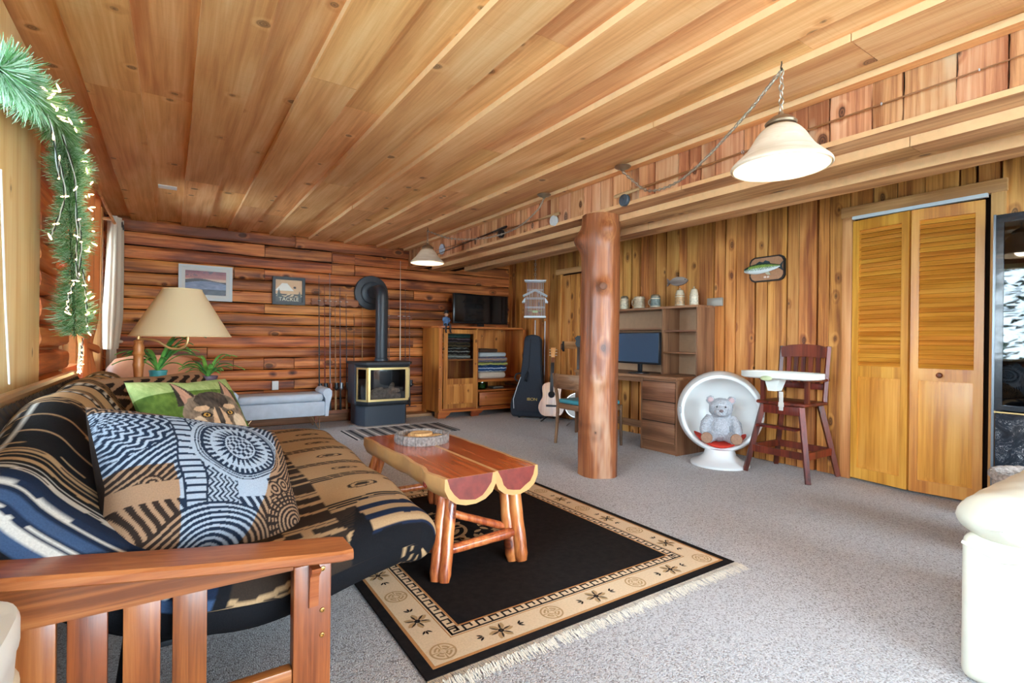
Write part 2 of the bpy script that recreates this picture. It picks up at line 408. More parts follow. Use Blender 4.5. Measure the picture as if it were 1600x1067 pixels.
# ------------------------------------------------------------------ far wall of logs
wf = struct('wall_far', MB().bb(XL - .15, XR + .2, YF, YF + .14, 0, 2.386), DARK, 'far wall of stacked orange brown split cedar logs', center=False)
def log_piece(x0, x1, z0, z1, y0, parent, mat, bulge=.035, axis='x', seed=None, endcurve=0.0):
    s = U(0, 99); n = max(6, int((x1 - x0) / .09)); k = 9; h = z1 - z0
    vs = []
    for i in range(n + 1):
        x = x0 + (x1 - x0) * i / n
        zz0 = z0 + .010 * nz(x * 2.3, s) + .004 * nz(x * 8, s); zz1 = z1 + .010 * nz(x * 2.3, s + 7) + .004 * nz(x * 8, s + 7)
        bl = bulge * (1 + .35 * nz(x * 1.6, s + 3))
        for j in range(k):
            q = -1 + 2 * j / (k - 1); z = (zz0 + zz1) / 2 + q * (zz1 - zz0) / 2
            d = bl * (1 - abs(q) ** 7) + .006 * nz(x * 6, q * 2, s)
            xx = x - (endcurve * (1 - q * q) if i == 0 else 0)
            vs.append((xx, y0 - d, z) if axis == 'x' else (y0 + d, xx, z))
    fs = [(i * k + j, (i + 1) * k + j, (i + 1) * k + j + 1, i * k + j + 1) for i in range(n) for j in range(k - 1)]
    o0 = len(vs)   # back strip
    for i in (0, n):
        for j in (0, k - 1):
            p = vs[i * k + j]; vs.append((p[0], YF, p[2]) if axis == 'x' else (XL, p[1], p[2]))
    fs += [tuple(range(k)) + (o0 + 1, o0), tuple(n * k + j for j in range(k)) + (o0 + 3, o0 + 2)]
    m = MB(); m.add(vs, fs); return obj('log', m, mat, parent, smooth=50)
rows = 17; z = 0.0; hs = [U(.125, .15) for _ in range(rows)]; tot = sum(hs)
for r in range(rows):
    h = hs[r] * 2.364 / tot; z0, z1 = z + .005, z + h - .005; z += h
    cuts = [XL - .1] + sorted(random.sample([-.1, .35, .62, .95, 1.3, 1.75, 2.05, 2.45, 2.9, 3.3, 3.9], random.choice((2, 2, 3)))) + [XR]
    for a, b in zip(cuts[:-1], cuts[1:]):
        log_piece(a + .003, b - .003, z0, z1, YF - U(.002, .024), wf, W_LOG, U(.008, .020))
struct('trim_1', MB().rbox(((0.3 + 2.0) / 2, 6.835, 0.065), (2.3, .1, .13), .015), wood('sill_log', (150, 100, 62), (122, 78, 46), (84, 50, 28), axis=0, rough=.6, var=.05), 'brown sill timber along the foot of the log wall')
struct('trim_2', MB().rbox((2.83, 6.76, 0.02), (.5, .26, .04), .008), wood('hearth_board', (196, 150, 110), (176, 130, 92), (140, 98, 64), axis=0, rough=.6, var=.05), 'low tan board on the carpet right of the stove')

# ------------------------------------------------------------------ right wall of live-edge boards
wr = struct('wall_right', MB().bb(XR + .03, XR + .17, YB, YF, 0, 2.386), DARK, 'right wall of upright honey brown live edge boards with dark gaps', center=False)
breaks = [YB, 1.03, 1.93, 4.72, 5.66, YF]; tops = [0, 2.1, 0, 2.06, 0]
for (a, b), zb in zip(zip(breaks[:-1], breaks[1:]), tops):
    y = a
    while y < b - .01:
        w = U(.085, .20)
        if b - y - w < .07: w = b - y
        s = U(0, 99); g0, g1 = random.choice((.003, .006, .016)), random.choice((.003, .004, .012)); amp = random.choice((.004, .009, .016))
        nn = 14
        poly = [(y + g0 + amp * .6 * (nz(q * 2.2, s) + .4 * nz(q * 7, s)), q) for q in np.linspace(zb + .004, 2.355, nn)]
        poly += [(y + w - g1 + amp * .6 * (nz(q * 2.2, s + 50) + .4 * nz(q * 7, s + 50)), q) for q in np.linspace(2.355, zb + .004, nn)]
        obj('wall_board', MB().prism(poly, XR - .022 + U(-.008, .008), XR + .029, 'x'), W_WALL, wr); y += w

# ------------------------------------------------------------------ closet with folding louvred doors
d1 = struct('door_1', MB().bb(XR + .012, XR + .028, 1.07, 1.90, 0, 2.09), DARK, 'closet with golden pine folding louvred doors in a pale pine casing', center=False)
obj('casing', MB().rbox((4.535, 1.935, 1.045), (.05, .075, 2.09), .006), W_TRIM, d1)
obj('casing', MB().rbox((4.535, 1.035, 1.045), (.05, .075, 2.09), .006), W_TRIM, d1)
obj('casing_head', MB().rbox((4.53, 1.485, 2.125), (.06, .99, .085), .006), W_TRIMY, d1)
obj('track', MB().bb(4.47, 4.505, 1.08, 1.885, 2.055, 2.08), plain('white_enamel', (225, 228, 230), .35), d1, label='white metal door track')
def leaf(p0, p1, knob):
    e = bpy.data.objects.new('door_leaf', None)  # replaced below by a mesh
    bpy.data.objects.remove(e)
    a, b = Vector((p0[0], p0[1], 0)), Vector((p1[0], p1[1], 0)); L = (b - a).length; ang = math.atan2(b.y - a.y, b.x - a.x)
    zt = 2.045; st = .048; th = .030
    m = MB().bb(0, st, -th / 2, th / 2, .02, zt).bb(L - st, L, -th / 2, th / 2, .02, zt)
    m.bb(st, L - st, -th / 2, th / 2, .02, .105).bb(st, L - st, -th / 2, th / 2, .82, .905).bb(st, L - st, -th / 2, th / 2, 1.965, zt)
    o = obj('door_leaf', m, W_DOOR, d1, center=False); o.location = a; o.rotation_euler = (0, 0, ang)
    pm = MB().bb(st, L - st, -.006, .006, .105, .82)
    g = .03; pm.add([(st + g, .0125, .105 + g), (L - st - g, .0125, .105 + g), (L - st - g, .0125, .82 - g), (st + g, .0125, .82 - g), (st + .005, .006, .11), (L - st - .005, .006, .11), (L - st - .005, .006, .815), (st + .005, .006, .815)], [(0, 1, 2, 3), (4, 5, 1, 0), (5, 6, 2, 1), (6, 7, 3, 2), (7, 4, 0, 3)])
    pm.add([(st + g, -.0125, .105 + g), (L - st - g, -.0125, .105 + g), (L - st - g, -.0125, .82 - g), (st + g, -.0125, .82 - g), (st + .005, -.006, .11), (L - st - .005, -.006, .11), (L - st - .005, -.006, .815), (st + .005, -.006, .815)], [(0, 1, 2, 3), (4, 5, 1, 0), (5, 6, 2, 1), (6, 7, 3, 2), (7, 4, 0, 3)])
    obj('door_panel', pm, W_DOOR, o, center=False)
    sl = None; n = 32
    for i in range(n):
        zc = .905 + (1.965 - .905) * (i + .5) / n
        if sl is None:
            sl = obj('louvre_slat', MB().box((0, 0, 0), (L - 2 * st, .006, .0395), Matrix.Rotation(math.radians(-40), 3, 'X')), W_DOORY if False else MATS['honey_slat'], o); sl.location = (L / 2, 0, zc)
        else: share('louvre_slat', sl, o, (L / 2, 0, zc))
    if knob:
        k = obj('knob', MB().lathe([(.004, 0), (.008, .003), (.008, .014), (.017, .022), (.019, .030), (.012, .038), (.001, .040)], n=16, R=Matrix.Rotation(PI / 2, 3, 'X')), wood('knob_wood', (150, 84, 40), (128, 66, 30), (90, 44, 18), axis=2, knots=0, bump=0), o, center=False)
        k.location = (.17, -.012, .862)
    return o
wood('honey_slat', (240, 172, 74), (226, 152, 56), (198, 120, 38), axis=0, rough=.4, knots=0, var=.05, coat=.2, bump=.1)
leaf((4.515, 1.888), (4.463, 1.498), False)
leaf((4.463, 1.488), (4.515, 1.098), True)

# ------------------------------------------------------------------ plank door further along
d2 = struct('door_2', MB().bb(XR + .0, XR + .028, 4.74, 5.64, 0, 2.05), DARK, 'plank door of knotty boards behind the log post', center=False)
obj('casing', MB().rbox((4.535, 5.605, 1.0), (.05, .08, 2.0), .006), W_WALL, d2); obj('casing', MB().rbox((4.535, 4.775, 1.0), (.05, .08, 2.0), .006), W_WALL, d2)
obj('casing_head', MB().rbox((4.53, 5.19, 2.035), (.06, .96, .07), .006), W_TRIMY, d2)
for i in range(4):
    obj('door_plank', MB().rbox((4.547, 4.82 + .19 * i + .09, .995), (.022, .184, 1.97), .004), W_WALL, d2)
obj('door_ledge', MB().rbox((4.531, 5.2, 1.02), (.022, .7, .1), .004), W_BEAM, d2)
obj('latch', MB().rbox((4.515, 5.5, 1.0), (.02, .03, .14), .006).tube([(4.51, 5.5, 1.04), (4.48, 5.5, 1.02), (4.48, 5.5, .97), (4.51, 5.5, .95)], .006, 8), BLACK, d2)

# ------------------------------------------------------------------ left wall with its windows
lw = MB()
ys = [YB - .15, WIN[0][0], WIN[0][1], WIN[1][0], WIN[1][1], YF + .14]
for i in range(5):
    a, b = ys[i], ys[i + 1]
    if i in (1, 3):
        w = WIN[0] if i == 1 else WIN[1]
        lw.bb(XL - .15, XL, a, b, 0, w[2]).bb(XL - .15, XL, a, b, w[3], 2.386)
    else: lw.bb(XL - .15, XL, a, b, 0, 2.386)
wl = struct('wall_left', lw, plain('plank_backing', (176, 104, 54), .7, noisy=.15, nscale=6), 'left wall of orange logs between the windows', center=False)
z = 0.0
while z < 2.3:
    h = U(.13, .155); h = min(h, 2.352 - z)
    log_piece(3.43, 4.33, z + .004, z + h - .004, XL + .002, wl, W_ENDLOG, .05, 'y', endcurve=.0)
    log_piece(6.17, YF - .045, z + .004, z + h - .004, XL + .002, wl, W_LOG, .03, 'y'); z += h
z = 0.0
while z < .66:
    log_piece(4.335, 6.165, z + .004, z + .136, XL + .002, wl, W_ENDLOG, .04, 'y'); z += .14
PANE = glass('window_glass')
def window(name, y0, y1, z0, z1, n, mat, label):
    f = MB(); t = .055
    f.bb(XL - .13, XL + .015, y0, y0 + t, z0, z1).bb(XL - .13, XL + .015, y1 - t, y1, z0, z1).bb(XL - .13, XL + .015, y0 + t, y1 - t, z0, z0 + t).bb(XL - .13, XL + .015, y0 + t, y1 - t, z1 - t, z1)
    w = struct(name, f, mat, label, center=False); step = (y1 - y0 - 2 * t) / n
    for i in range(n):
        a = y0 + t + step * i; b = a + step
        if i: obj('mullion', MB().bb(XL - .11, XL - .02, a - .022, a + .022, z0 + t, z1 - t), mat, w)
        obj('pane', MB().bb(XL - .068, XL - .063, a + .0225, b - .0225, z0 + t, z1 - t), PANE, w)
    return w
w1 = window('window_1', WIN[0][0], WIN[0][1], WIN[0][2], WIN[0][3], 4, W_PINE, 'wide pine framed window beside the futon')
w2 = window('window_2', WIN[1][0], WIN[1][1], WIN[1][2], WIN[1][3], 2, plain('painted_frame', (206, 140, 78), .5, noisy=.1), 'curtained window between the log wall section and the far wall')
struct('trim_3', MB().rbox((-.64, 3.02, 1.18), (.19, .80, 2.34), .006), W_PINE, 'pale knotty pine post at the edge of the window beside the garland')
struct('trim_4', MB().rbox((-.553, 5.86, 1.12), (.07, .12, 2.2), .006).add([(-.5185, 5.80, 2.2), (-.5185, 5.92, 2.2), (-.5185, 5.92, .3), (-.5185, 5.80, .3)], [(0, 1, 2, 3)]), W_TRIM, 'orange pine window casing in front of the beige curtain')

# ------------------------------------------------------------------ wall behind the viewer with glazed doors
bw = MB(); (a, b, c, d) = BWIN[0]
bw.bb(XL - .15, a, YB - .15, YB, 0, 2.386).bb(b, XR + .2, YB - .15, YB, 0, 2.386).bb(a, b, YB - .15, YB, 0, c).bb(a, b, YB - .15, YB, d, 2.386)
struct('wall_back', bw, plain('plank_wall_rear', (190, 130, 76), .7, noisy=.15, nscale=6), 'plank wall behind the viewer with wide glazed doors', center=False)
f = MB(); t = .06
for i in range(5):
    x = a + (b - a - t) * i / 4; f.bb(x, x + t, YB - .12, YB - .03, c, d)
for i in range(4):
    x0 = a + (b - a - t) * i / 4 + t; x1 = a + (b - a - t) * (i + 1) / 4
    f.bb(x0, x1, YB - .12, YB - .03, c, c + .09).bb(x0, x1, YB - .12, YB - .03, d - .07, d)
w3 = struct('window_3', f, W_PINE, 'wide glazed doors behind the viewer', center=False)
for i in range(4):
    x0 = a + (b - a - t) * i / 4 + t; x1 = a + (b - a - t) * (i + 1) / 4
    obj('pane', MB().bb(x0 + .001, x1 - .001, YB - .078, YB - .072, c + .09, d - .07), PANE, w3)

# ------------------------------------------------------------------ log post
def logpost():
    c = Vector((2.885, 3.055)); n = 20; nz_ = 40; m = MB(); H = 2.0815
    kn = [(-1.95, 1.95, .055, .10), (2.6, 1.88, .07, .11), (-2.2, 1.50, .035, .07), (-2.3, .75, .02, .06)]
    def fn(u, v):
        a = u * 2 * PI - PI; z = v * H
        r = .157 - .004 * v + .008 * nz(math.cos(a) * 1.3, math.sin(a) * 1.3, z * .9) + .004 * nz(math.cos(a) * 4, math.sin(a) * 4, z * 5)
        r += .008 * max(0, 1 - v * 3) * 0
        fl = .006 * math.cos(5 * a + 1.0) * max(0, 1 - z / 1.2); r += fl
        for (ka, kz, h, w) in kn:
            da = (a - ka + PI) % (2 * PI) - PI
            r += h * math.exp(-((da * .16) ** 2 + (z - kz) ** 2) / (w * w * .5))
        x = c.x + r * math.cos(a); y = c.y + r * math.sin(a)
        if z > 2.03: x = min(x, 2.96)
        return (x, y, z)
    m.grid(fn, n * 3, nz_ * 2, cu=True)
    k = nz_ * 2
    m.f.append(tuple(i * k + k - 1 for i in range(n * 3))); m.m.append(0)
    o = struct('log_post', m, W_POST, 'thick peeled log post holding up the boxed beam', smooth=60); o['category'] = 'post'
    for (a, z, r, w) in ((-2.2, 1.50, .192, .03),):
        d = Vector((math.cos(a), math.sin(a), 0)); p = Vector((c.x, c.y, z)) + d * (r - .002)
        kk = obj('knot', MB().lathe([(w, -.012), (w * .95, .002), (w * .6, .006), (.002, .004)], n=16, R=d.to_track_quat('Z', 'Y').to_matrix()), plain('knot_wood', (110, 62, 34), .6, noisy=.3, nscale=60), o)
        kk.location = p - Vector(o.location)
logpost()

# ------------------------------------------------------------------ outside
struct('ground', MB().add([(-60, -60, -.5), (60, -60, -.5), (60, 60, -.5), (-60, 60, -.5)], [(0, 1, 2, 3)]), plain('bounce_ground', (214, 216, 208), .9, noisy=.1, nscale=.6), 'unseen ground outside the windows whitened to bounce daylight indoors', center=False)  # unseen ground, whitened to bounce daylight up onto the ceiling
def conifer(x, y, h, lab):
    t = thing('conifer_tree', lab, 'tree', (x, y, -.5), 0, 'trees outside the left windows')
    obj('trunk', MB().tube([(0, 0, 0), (0.05, .02, h * .5), (0, 0, h)], [.16, .1, .02], 8), plain('bark', (92, 80, 70), .9, noisy=.3, nscale=20), t)
    rs = random.Random(int(x * 10 + y)); m = MB()
    for i in range(2200):
        q = rs.random() ** .7; z = h * (.1 + .9 * (1 - q)); R = (.25 + q * h * .24) * math.sqrt(rs.random()); a = rs.random() * 2 * PI
        p = Vector((R * math.cos(a), R * math.sin(a), z - R * .35)); d = Vector((math.cos(a + rs.uniform(-.6, .6)), math.sin(a + rs.uniform(-.6, .6)), rs.uniform(-.5, .2))) * rs.uniform(.15, .4)
        s = Vector((-d.y, d.x, rs.uniform(-.1, .1))) * .22
        m.add([p - s, p + s, p + d], [(0, 1, 2)])
    obj('foliage', m, plain('needle_foliage', (48, 74, 42), .8, noisy=.4, nscale=2), t, smooth=0, fix=False)['kind'] = 'stuff'
conifer(-6.0, 2.6, 7.0, 'tall conifer outside the window seen in the black glass')
conifer(-11.5, .6, 9.0, 'taller conifer further out behind the first one')
conifer(-7.5, 9.0, 7.5, 'conifer outside the curtained window')
# ================================================================== FUTON
W_OAK = wood('oak_stain', (182, 112, 62), (156, 86, 42), (116, 58, 26), axis=0, rough=.35, knots=.0, var=.04, coat=.3, grain=1.3, bump=.12)
W_OAKZ = wood('oak_stain_upright', (172, 100, 52), (146, 76, 36), (108, 50, 22), axis=2, rough=.35, knots=.0, var=.05, coat=.3, grain=1.3, bump=.12)
F0 = Vector((.2, 2.4, 0))
fut = thing('futon', 'wooden futon sofa with a black and tan patterned mattress along the window wall', 'futon', tuple(F0))
def L(x, y, z): return (x - F0.x, y - F0.y, z)
def fbox(x0, x1, y0, y1, z0, z1, r=.004): return MB().rbox(L((x0 + x1) / 2, (y0 + y1) / 2, (z0 + z1) / 2), (x1 - x0, y1 - y0, z1 - z0), r)
def arm(yc, near):
    ax0, ax1 = -.42, .40
    def top(x):      # underside of the armrest: rises towards the back with a soft bow
        q = (.40 - x) / .82
        return .496 + .115 * q - .04 * q * (1 - q) * 0.6
    n = 24; vs = []
    for i in range(n + 1):
        x = ax0 + (ax1 - ax0) * i / n; z = top(x); hw = .058 + .006 * (x - ax0)
        rnd = .0
        if i == n: hw -= .010
        for (dy, dz) in ((-hw, .004), (-hw, .020), (-hw + .006, .027), (hw - .006, .027), (hw, .020), (hw, .004), (hw - .004, 0), (-hw + .004, 0)):
            vs.append(L(x, yc + dy, z + dz))
    fs = [(i * 8 + j, (i + 1) * 8 + j, (i + 1) * 8 + (j + 1) % 8, i * 8 + (j + 1) % 8) for i in range(n) for j in range(8)]
    fs += [tuple(range(8)), tuple(n * 8 + j for j in range(7, -1, -1))]
    m = MB(); m.add(vs, fs); a = obj('armrest', m, W_OAK, fut)
    # wedge rail
    pts = [(x, top(x) - .001) for x in np.linspace(ax0 + .07, .26, 16)]
    poly = [(x - F0.x, z) for x, z in pts] + [(.26 - F0.x, .488), (ax0 + .07 - F0.x, .488)]
    obj('arm_rail', MB().prism(poly, yc - .017 - F0.y, yc + .017 - F0.y, 'y'), W_OAK, fut)
    for (a0, a1) in ((-.345, -.277), (-.253, -.190), (-.173, -.107), (-.081, -.014), (.008, .075)):
        obj('slat', fbox(a0, a1, yc - .011, yc + .011, .24, .4875, .002), W_OAKZ, fut)
    obj('lower_rail', fbox(-.40, .26, yc - .017, yc + .017, .165, .2395), W_OAK, fut)
    obj('front_post', fbox(.2605, .352, yc - .022, yc + .022, 0, .4955), W_OAKZ, fut)
    obj('rear_post', fbox(-.44, -.3505, yc - .022, yc + .022, 0, .60), W_OAKZ, fut)
    sgn = -1 if near else 1
    yb = yc + sgn * .022
    poly = [(0, .4955), (sgn * .036, .4955), (sgn * .034, .485), (sgn * .018, .47), (sgn * .012, .43), (sgn * .010, .39), (0, .385)]
    obj('bracket', MB().prism([(yb + p - F0.y, q) for p, q in poly], .296 - F0.x, .318 - F0.x, 'x'), W_OAK, fut)
    bolt = None
    for z in (.478, .372, .308):
        if bolt is None: bolt = obj('bolt', MB().lathe([(.007, 0), (.006, .003), (.003, .0035), (.0025, .001)], n=12, R=Matrix.Rotation(PI / 2 * (1 if near else -1), 3, 'X')), plain('brass_bolt', (190, 150, 90), .3, 1.0), fut); bolt.location = L(.33, yb + sgn * .0015, z)
        else: share('bolt', bolt, fut, L(.33, yb + sgn * .0015, z))
arm(1.385, True); arm(3.62, False)
# frame
DKW = plain('black_wood', (34, 30, 28), .35, coat=.3)
obj('seat_rail', fbox(.36, .40, 1.65, 3.597, .2, .26), BLACK, fut); obj('seat_rail', fbox(-.1, -.06, 1.41, 3.597, .22, .275), BLACK, fut)
for i in range(9):
    y = 1.66 + i * .23; obj('seat_slat', fbox(-.06, .36, y, y + .05, .235, .25, .002), BLACK, fut)
BK0, BK1 = Vector((-.13, 0, .34)), Vector((-.435, 0, .865))
def bk(t, y, off=0): p = BK0.lerp(BK1, t); return L(p.x - .86 * off, y, p.z - .5 * off)
obj('back_rail', MB().tube([bk(1, 1.5), bk(1, 3.58)], .022, 10), wood('rail_stain', (170, 124, 74), (134, 92, 50), (80, 50, 26), axis=1, knots=0, coat=.4, rough=.3, bump=0), fut)
obj('back_rail', MB().tube([bk(.05, 1.43), bk(.05, 3.58)], .018, 8), BLACK, fut)
s0 = None
for i in range(34):
    y = 1.53 + i * .0615
    if s0 is None:
        s0 = obj('back_slat', MB().tube([bk(.06, y), bk(.985, y)], [.014, .014], 6, flat=.6), DKW, fut); base = s0.location.copy()
    else: share('back_slat', s0, fut, (base.x, base.y + i * .0615, base.z))
# mattress: closed profile swept from the near end to the far end
def mattress():
    cl = spline([(-.300, .780, 0), (-.230, .685, 0), (-.115, .555, 0), (.02, .445, 0), (.16, .392, 0), (.32, .385, 0), (.50, .392, 0), (.64, .388, 0), (.715, .372, 0)], 170)
    Ht = .098
    C = [(p.x, p.y) for p in cl]; K = len(C); Nn = []
    for i in range(K):
        a, b = C[max(0, i - 1)], C[min(K - 1, i + 1)]; dx, dz = b[0] - a[0], b[1] - a[1]; l = math.hypot(dx, dz); Nn.append((-dz / l, dx / l))
    s_ = [0]
    for a, b in zip(C[:-1], C[1:]): s_.append(s_[-1] + math.hypot(b[0] - a[0], b[1] - a[1]))
    i0 = min(range(K), key=lambda i: abs(C[i][0] - .10)); loop = []
    for i in range(K): loop.append((C[i], Nn[i], 1.0, s_[i] - s_[i0]))
    tF = (Nn[-1][1], -Nn[-1][0])
    for q in range(1, 28):
        a = PI * q / 28; n_ = (Nn[-1][0] * math.cos(a) + tF[0] * math.sin(a), Nn[-1][1] * math.cos(a) + tF[1] * math.sin(a)); loop.append((C[-1], n_, 1.0, s_[-1] - s_[i0] + Ht * a))
    for i in range(K - 1, -1, -3): loop.append((C[i], (-Nn[i][0], -Nn[i][1]), 1.0, s_[-1] - s_[i0] + Ht * PI + s_[-1] - s_[i]))
    tB = (-Nn[0][1], Nn[0][0])
    for q in range(1, 28):
        a = PI * (1 - q / 28); n_ = (Nn[0][0] * math.cos(a) + tB[0] * math.sin(a), Nn[0][1] * math.cos(a) + tB[1] * math.sin(a)); loop.append((C[0], n_, 1.0, -s_[i0] - Ht * a))
    np_ = len(loop); RE = .13; NE = 26; NM = 250
    rows_ = []   # (position 0..1 along the middle, thickness factor, pattern offset)
    for j in range(NE): 
        th = PI / 2 * j / NE; rows_.append((-RE * math.cos(th), max(.04, math.sin(th) ** .8), RE * th - RE * .2))
    for j in range(NM + 1): rows_.append((None, 1.0, j / NM))
    for j in range(NE - 1, -1, -1):
        th = PI / 2 * j / NE; rows_.append((RE * math.cos(th), max(.04, math.sin(th) ** .8), 9))
    vs = []; cols = []
    for jj, (e, k, po) in enumerate(rows_):
        for (c, n_, _, u) in loop:
            front = max(0, (c[0] - .1) / .62); ya = 1.56 + .20 * front ** 1.3; yb = 3.46
            if e is None: y = ya + (yb - ya) * po; py_ = (y - ya) + RE * (PI / 2 - .2)
            elif jj < NE: y = ya + e; py_ = po
            else: y = yb + e; py_ = 2.1
            v = (y - 1.44) / 2.1
            h = Ht * k * (1 + .10 * nz(u * 2.2, y * 2.0, 3)) + (.006 * math.sin(y * 9 + 1) if k > .9 else 0)
            X = c[0] + n_[0] * h + front * .10 * (v - .1); Z = c[1] + n_[1] * h
            if c[0] < .12:
                q_ = max(0, min(1, (2.15 - y) / .62)); q_ = q_ * q_ * (3 - 2 * q_); w_ = max(0, min(1, (.12 - c[0]) / .40))
                Z -= .10 * q_ * w_; X -= .02 * q_ * w_
            vs.append(L(X, y, Z)); cols.append((u, py_))
    NY = len(rows_) - 1
    fs = [(j * np_ + i, j * np_ + (i + 1) % np_, (j + 1) * np_ + (i + 1) % np_, (j + 1) * np_ + i) for j in range(NY) for i in range(np_)]
    fs += [tuple(range(np_ - 1, -1, -1)), tuple(NY * np_ + i for i in range(np_))]
    m = MB(); m.add(vs, fs)
    o = obj('mattress', m, vcol('futon_weave', .85, .25, 240), fut, smooth=60)
    BK, TAN, NAVY, WH, BR, BL = (22, 21, 24), (176, 142, 104), (28, 38, 58), (196, 190, 180), (52, 40, 32), (58, 78, 108)
    def pat(u, y):
        # y: distance from the near end, u: distance from the crease, negative up the back
        if u < -.02 and u > -.80:
            if y < .0: return BL
            if y < .55: y = y * 1.1 + .062
            if y < .66 and u > -.70:
                if u > -.135 - .0 and y < .5:
                    if abs(u + .13) < .006: return WH
                    d = (y - .30) - (u + .13) * .4
                    if 0 < d < .022 or .035 < d < .042: return TAN
                    if .07 < d < .17 + u * .5: return TAN
                    if d > .17 and math.sin(d * 160) > .55: return TAN
                    return NAVY if y < .3 else BK
                if abs(y - .075) < .012 or abs(y - .10) < .004: return WH
                if y < .17: return BL if .115 < y < .150 else NAVY
                for q in (.175, .245, .262, .290, .330, .338, .372, .40, .41, .425):
                    if abs(y - q) < .0048: return WH if q < .3 else TAN
                if abs(y - .47) < .003 or abs(y - .56) < .003: return TAN
                if u < -.66: return WH if y > .1 and abs(u + .675) < .006 else BK
                return NAVY if y < .24 else BK
            # upper roll and the rest: broad bands across
            d = (y + u * .12) % .34
            if d < .10: return TAN if math.sin(u * 30) > -.85 else BK
            if d < .125: return BK
            if d < .19: return WH if math.sin(u * 190) > -.1 else BK
            if d < .21: return TAN
            if d < .30: return BR if math.sin(d * 300) > -.6 else TAN
            return TAN
        if u >= -.02 and u <= .36:
            jog = .055 if u > .19 else 0
            d = (y + jog + .012 * math.sin(u * 22)) % .31
            if d < .105: c = BR
            elif d < .125: c = TAN
            elif d < .185: c = BR
            elif d < .212: c = TAN
            elif d < .262: c = BR if u < .24 or u > .27 else TAN
            elif d < .285: c = TAN
            elif d < .292: c = BR
            else: c = TAN
            if u < .02: c = BK
            return c
        if u > .36 and u < .80:
            if y < .34 and u > .46 - (.34 - y) * .35:
                d = (y - .02) % .105
                if u > .44 and y > .06 and u < .74:
                    return NAVY if d < .052 else TAN
                return BK
            if y < .30:
                r = math.hypot(u - .36, y - .30)
                if .08 < r < .2 and math.sin(r * 330) > .1: return BK
                return TAN if r > .2 else BR
            d = y % .31
            for q in (.02, .042, .064): 
                if abs(d - q) < .0065: return BK
            e = math.hypot((u - .52) / .05, (d - .19) / .028)
            if e < .55: return BR
            if .85 < e < 1.1: return BR
            if abs(d - .25) < .012 and u > .6 and math.sin(u * 60) > 0: return BK
            if u > .66 and d > .1 and d < .26: return BR if math.sin(d * 130) > .2 else TAN
            return TAN
        if u >= .80:
            if abs(u - .86) < .012 and math.sin(y * 60) > -.4: return TAN
            for q in (.92, .95, .985, 1.03):
                if abs(u - q) < .004: return TAN
            return BK
        return BK
    def soft():
        for (u, y) in cols: yield pat(u + .006 * nz(u * 14, y * 14), y + .004 * nz(y * 11, u * 11, 3))
    paint(o, soft())
mattress()

# ------------------------------------------------------------------ cushions
def cushion(name, label, c, w, h, t, R, fn, group='cushions on the futon', res=210):
    m = MB(); vs = []; cols = []; n = res
    for side in (1, -1):
        for i in range(n + 1):
            for j in range(n + 1):
                u = -1 + 2 * i / n; v = -1 + 2 * j / n
                e = (1 - abs(u) ** 2.6) * (1 - abs(v) ** 2.6)
                pin = 1 - .10 * (1 - abs(u)) * abs(v) ** 3 ; pin2 = 1 - .10 * (1 - abs(v)) * abs(u) ** 3
                x = u * w / 2 * pin2; y = v * h / 2 * pin
                z = side * t / 2 * (max(0, e) ** .52) + .006 * nz(u * 2.2, v * 2.2, side * 3) * e
                p = R @ Vector((x, y, z)); vs.append(tuple(p)); cols.append((u, v, side))
    N = (n + 1) * (n + 1)
    fs = []
    for s in range(2):
        for i in range(n):
            for j in range(n):
                a = s * N + i * (n + 1) + j; q = (a, a + n + 1, a + n + 2, a + 1); fs.append(q if s == 0 else q[::-1])
    m.add(vs, fs)
    A = np.array(vs); lo = A.min(0)
    th = obj(name, m, vcol('cushion_print', .85, .2, 320), None, smooth=70, center=False, fix=False)
    bm = bmesh.new(); bm.from_mesh(th.data)
    cl = list(fn(u, v, s) for (u, v, s) in cols)
    bm.free(); paint(th, cl); th.location = c
    return tag(th, label, 'cushion', group)
NAVY, WHT, TANC, BRN = (32, 42, 58), (160, 170, 182), (156, 122, 94), (46, 34, 28)
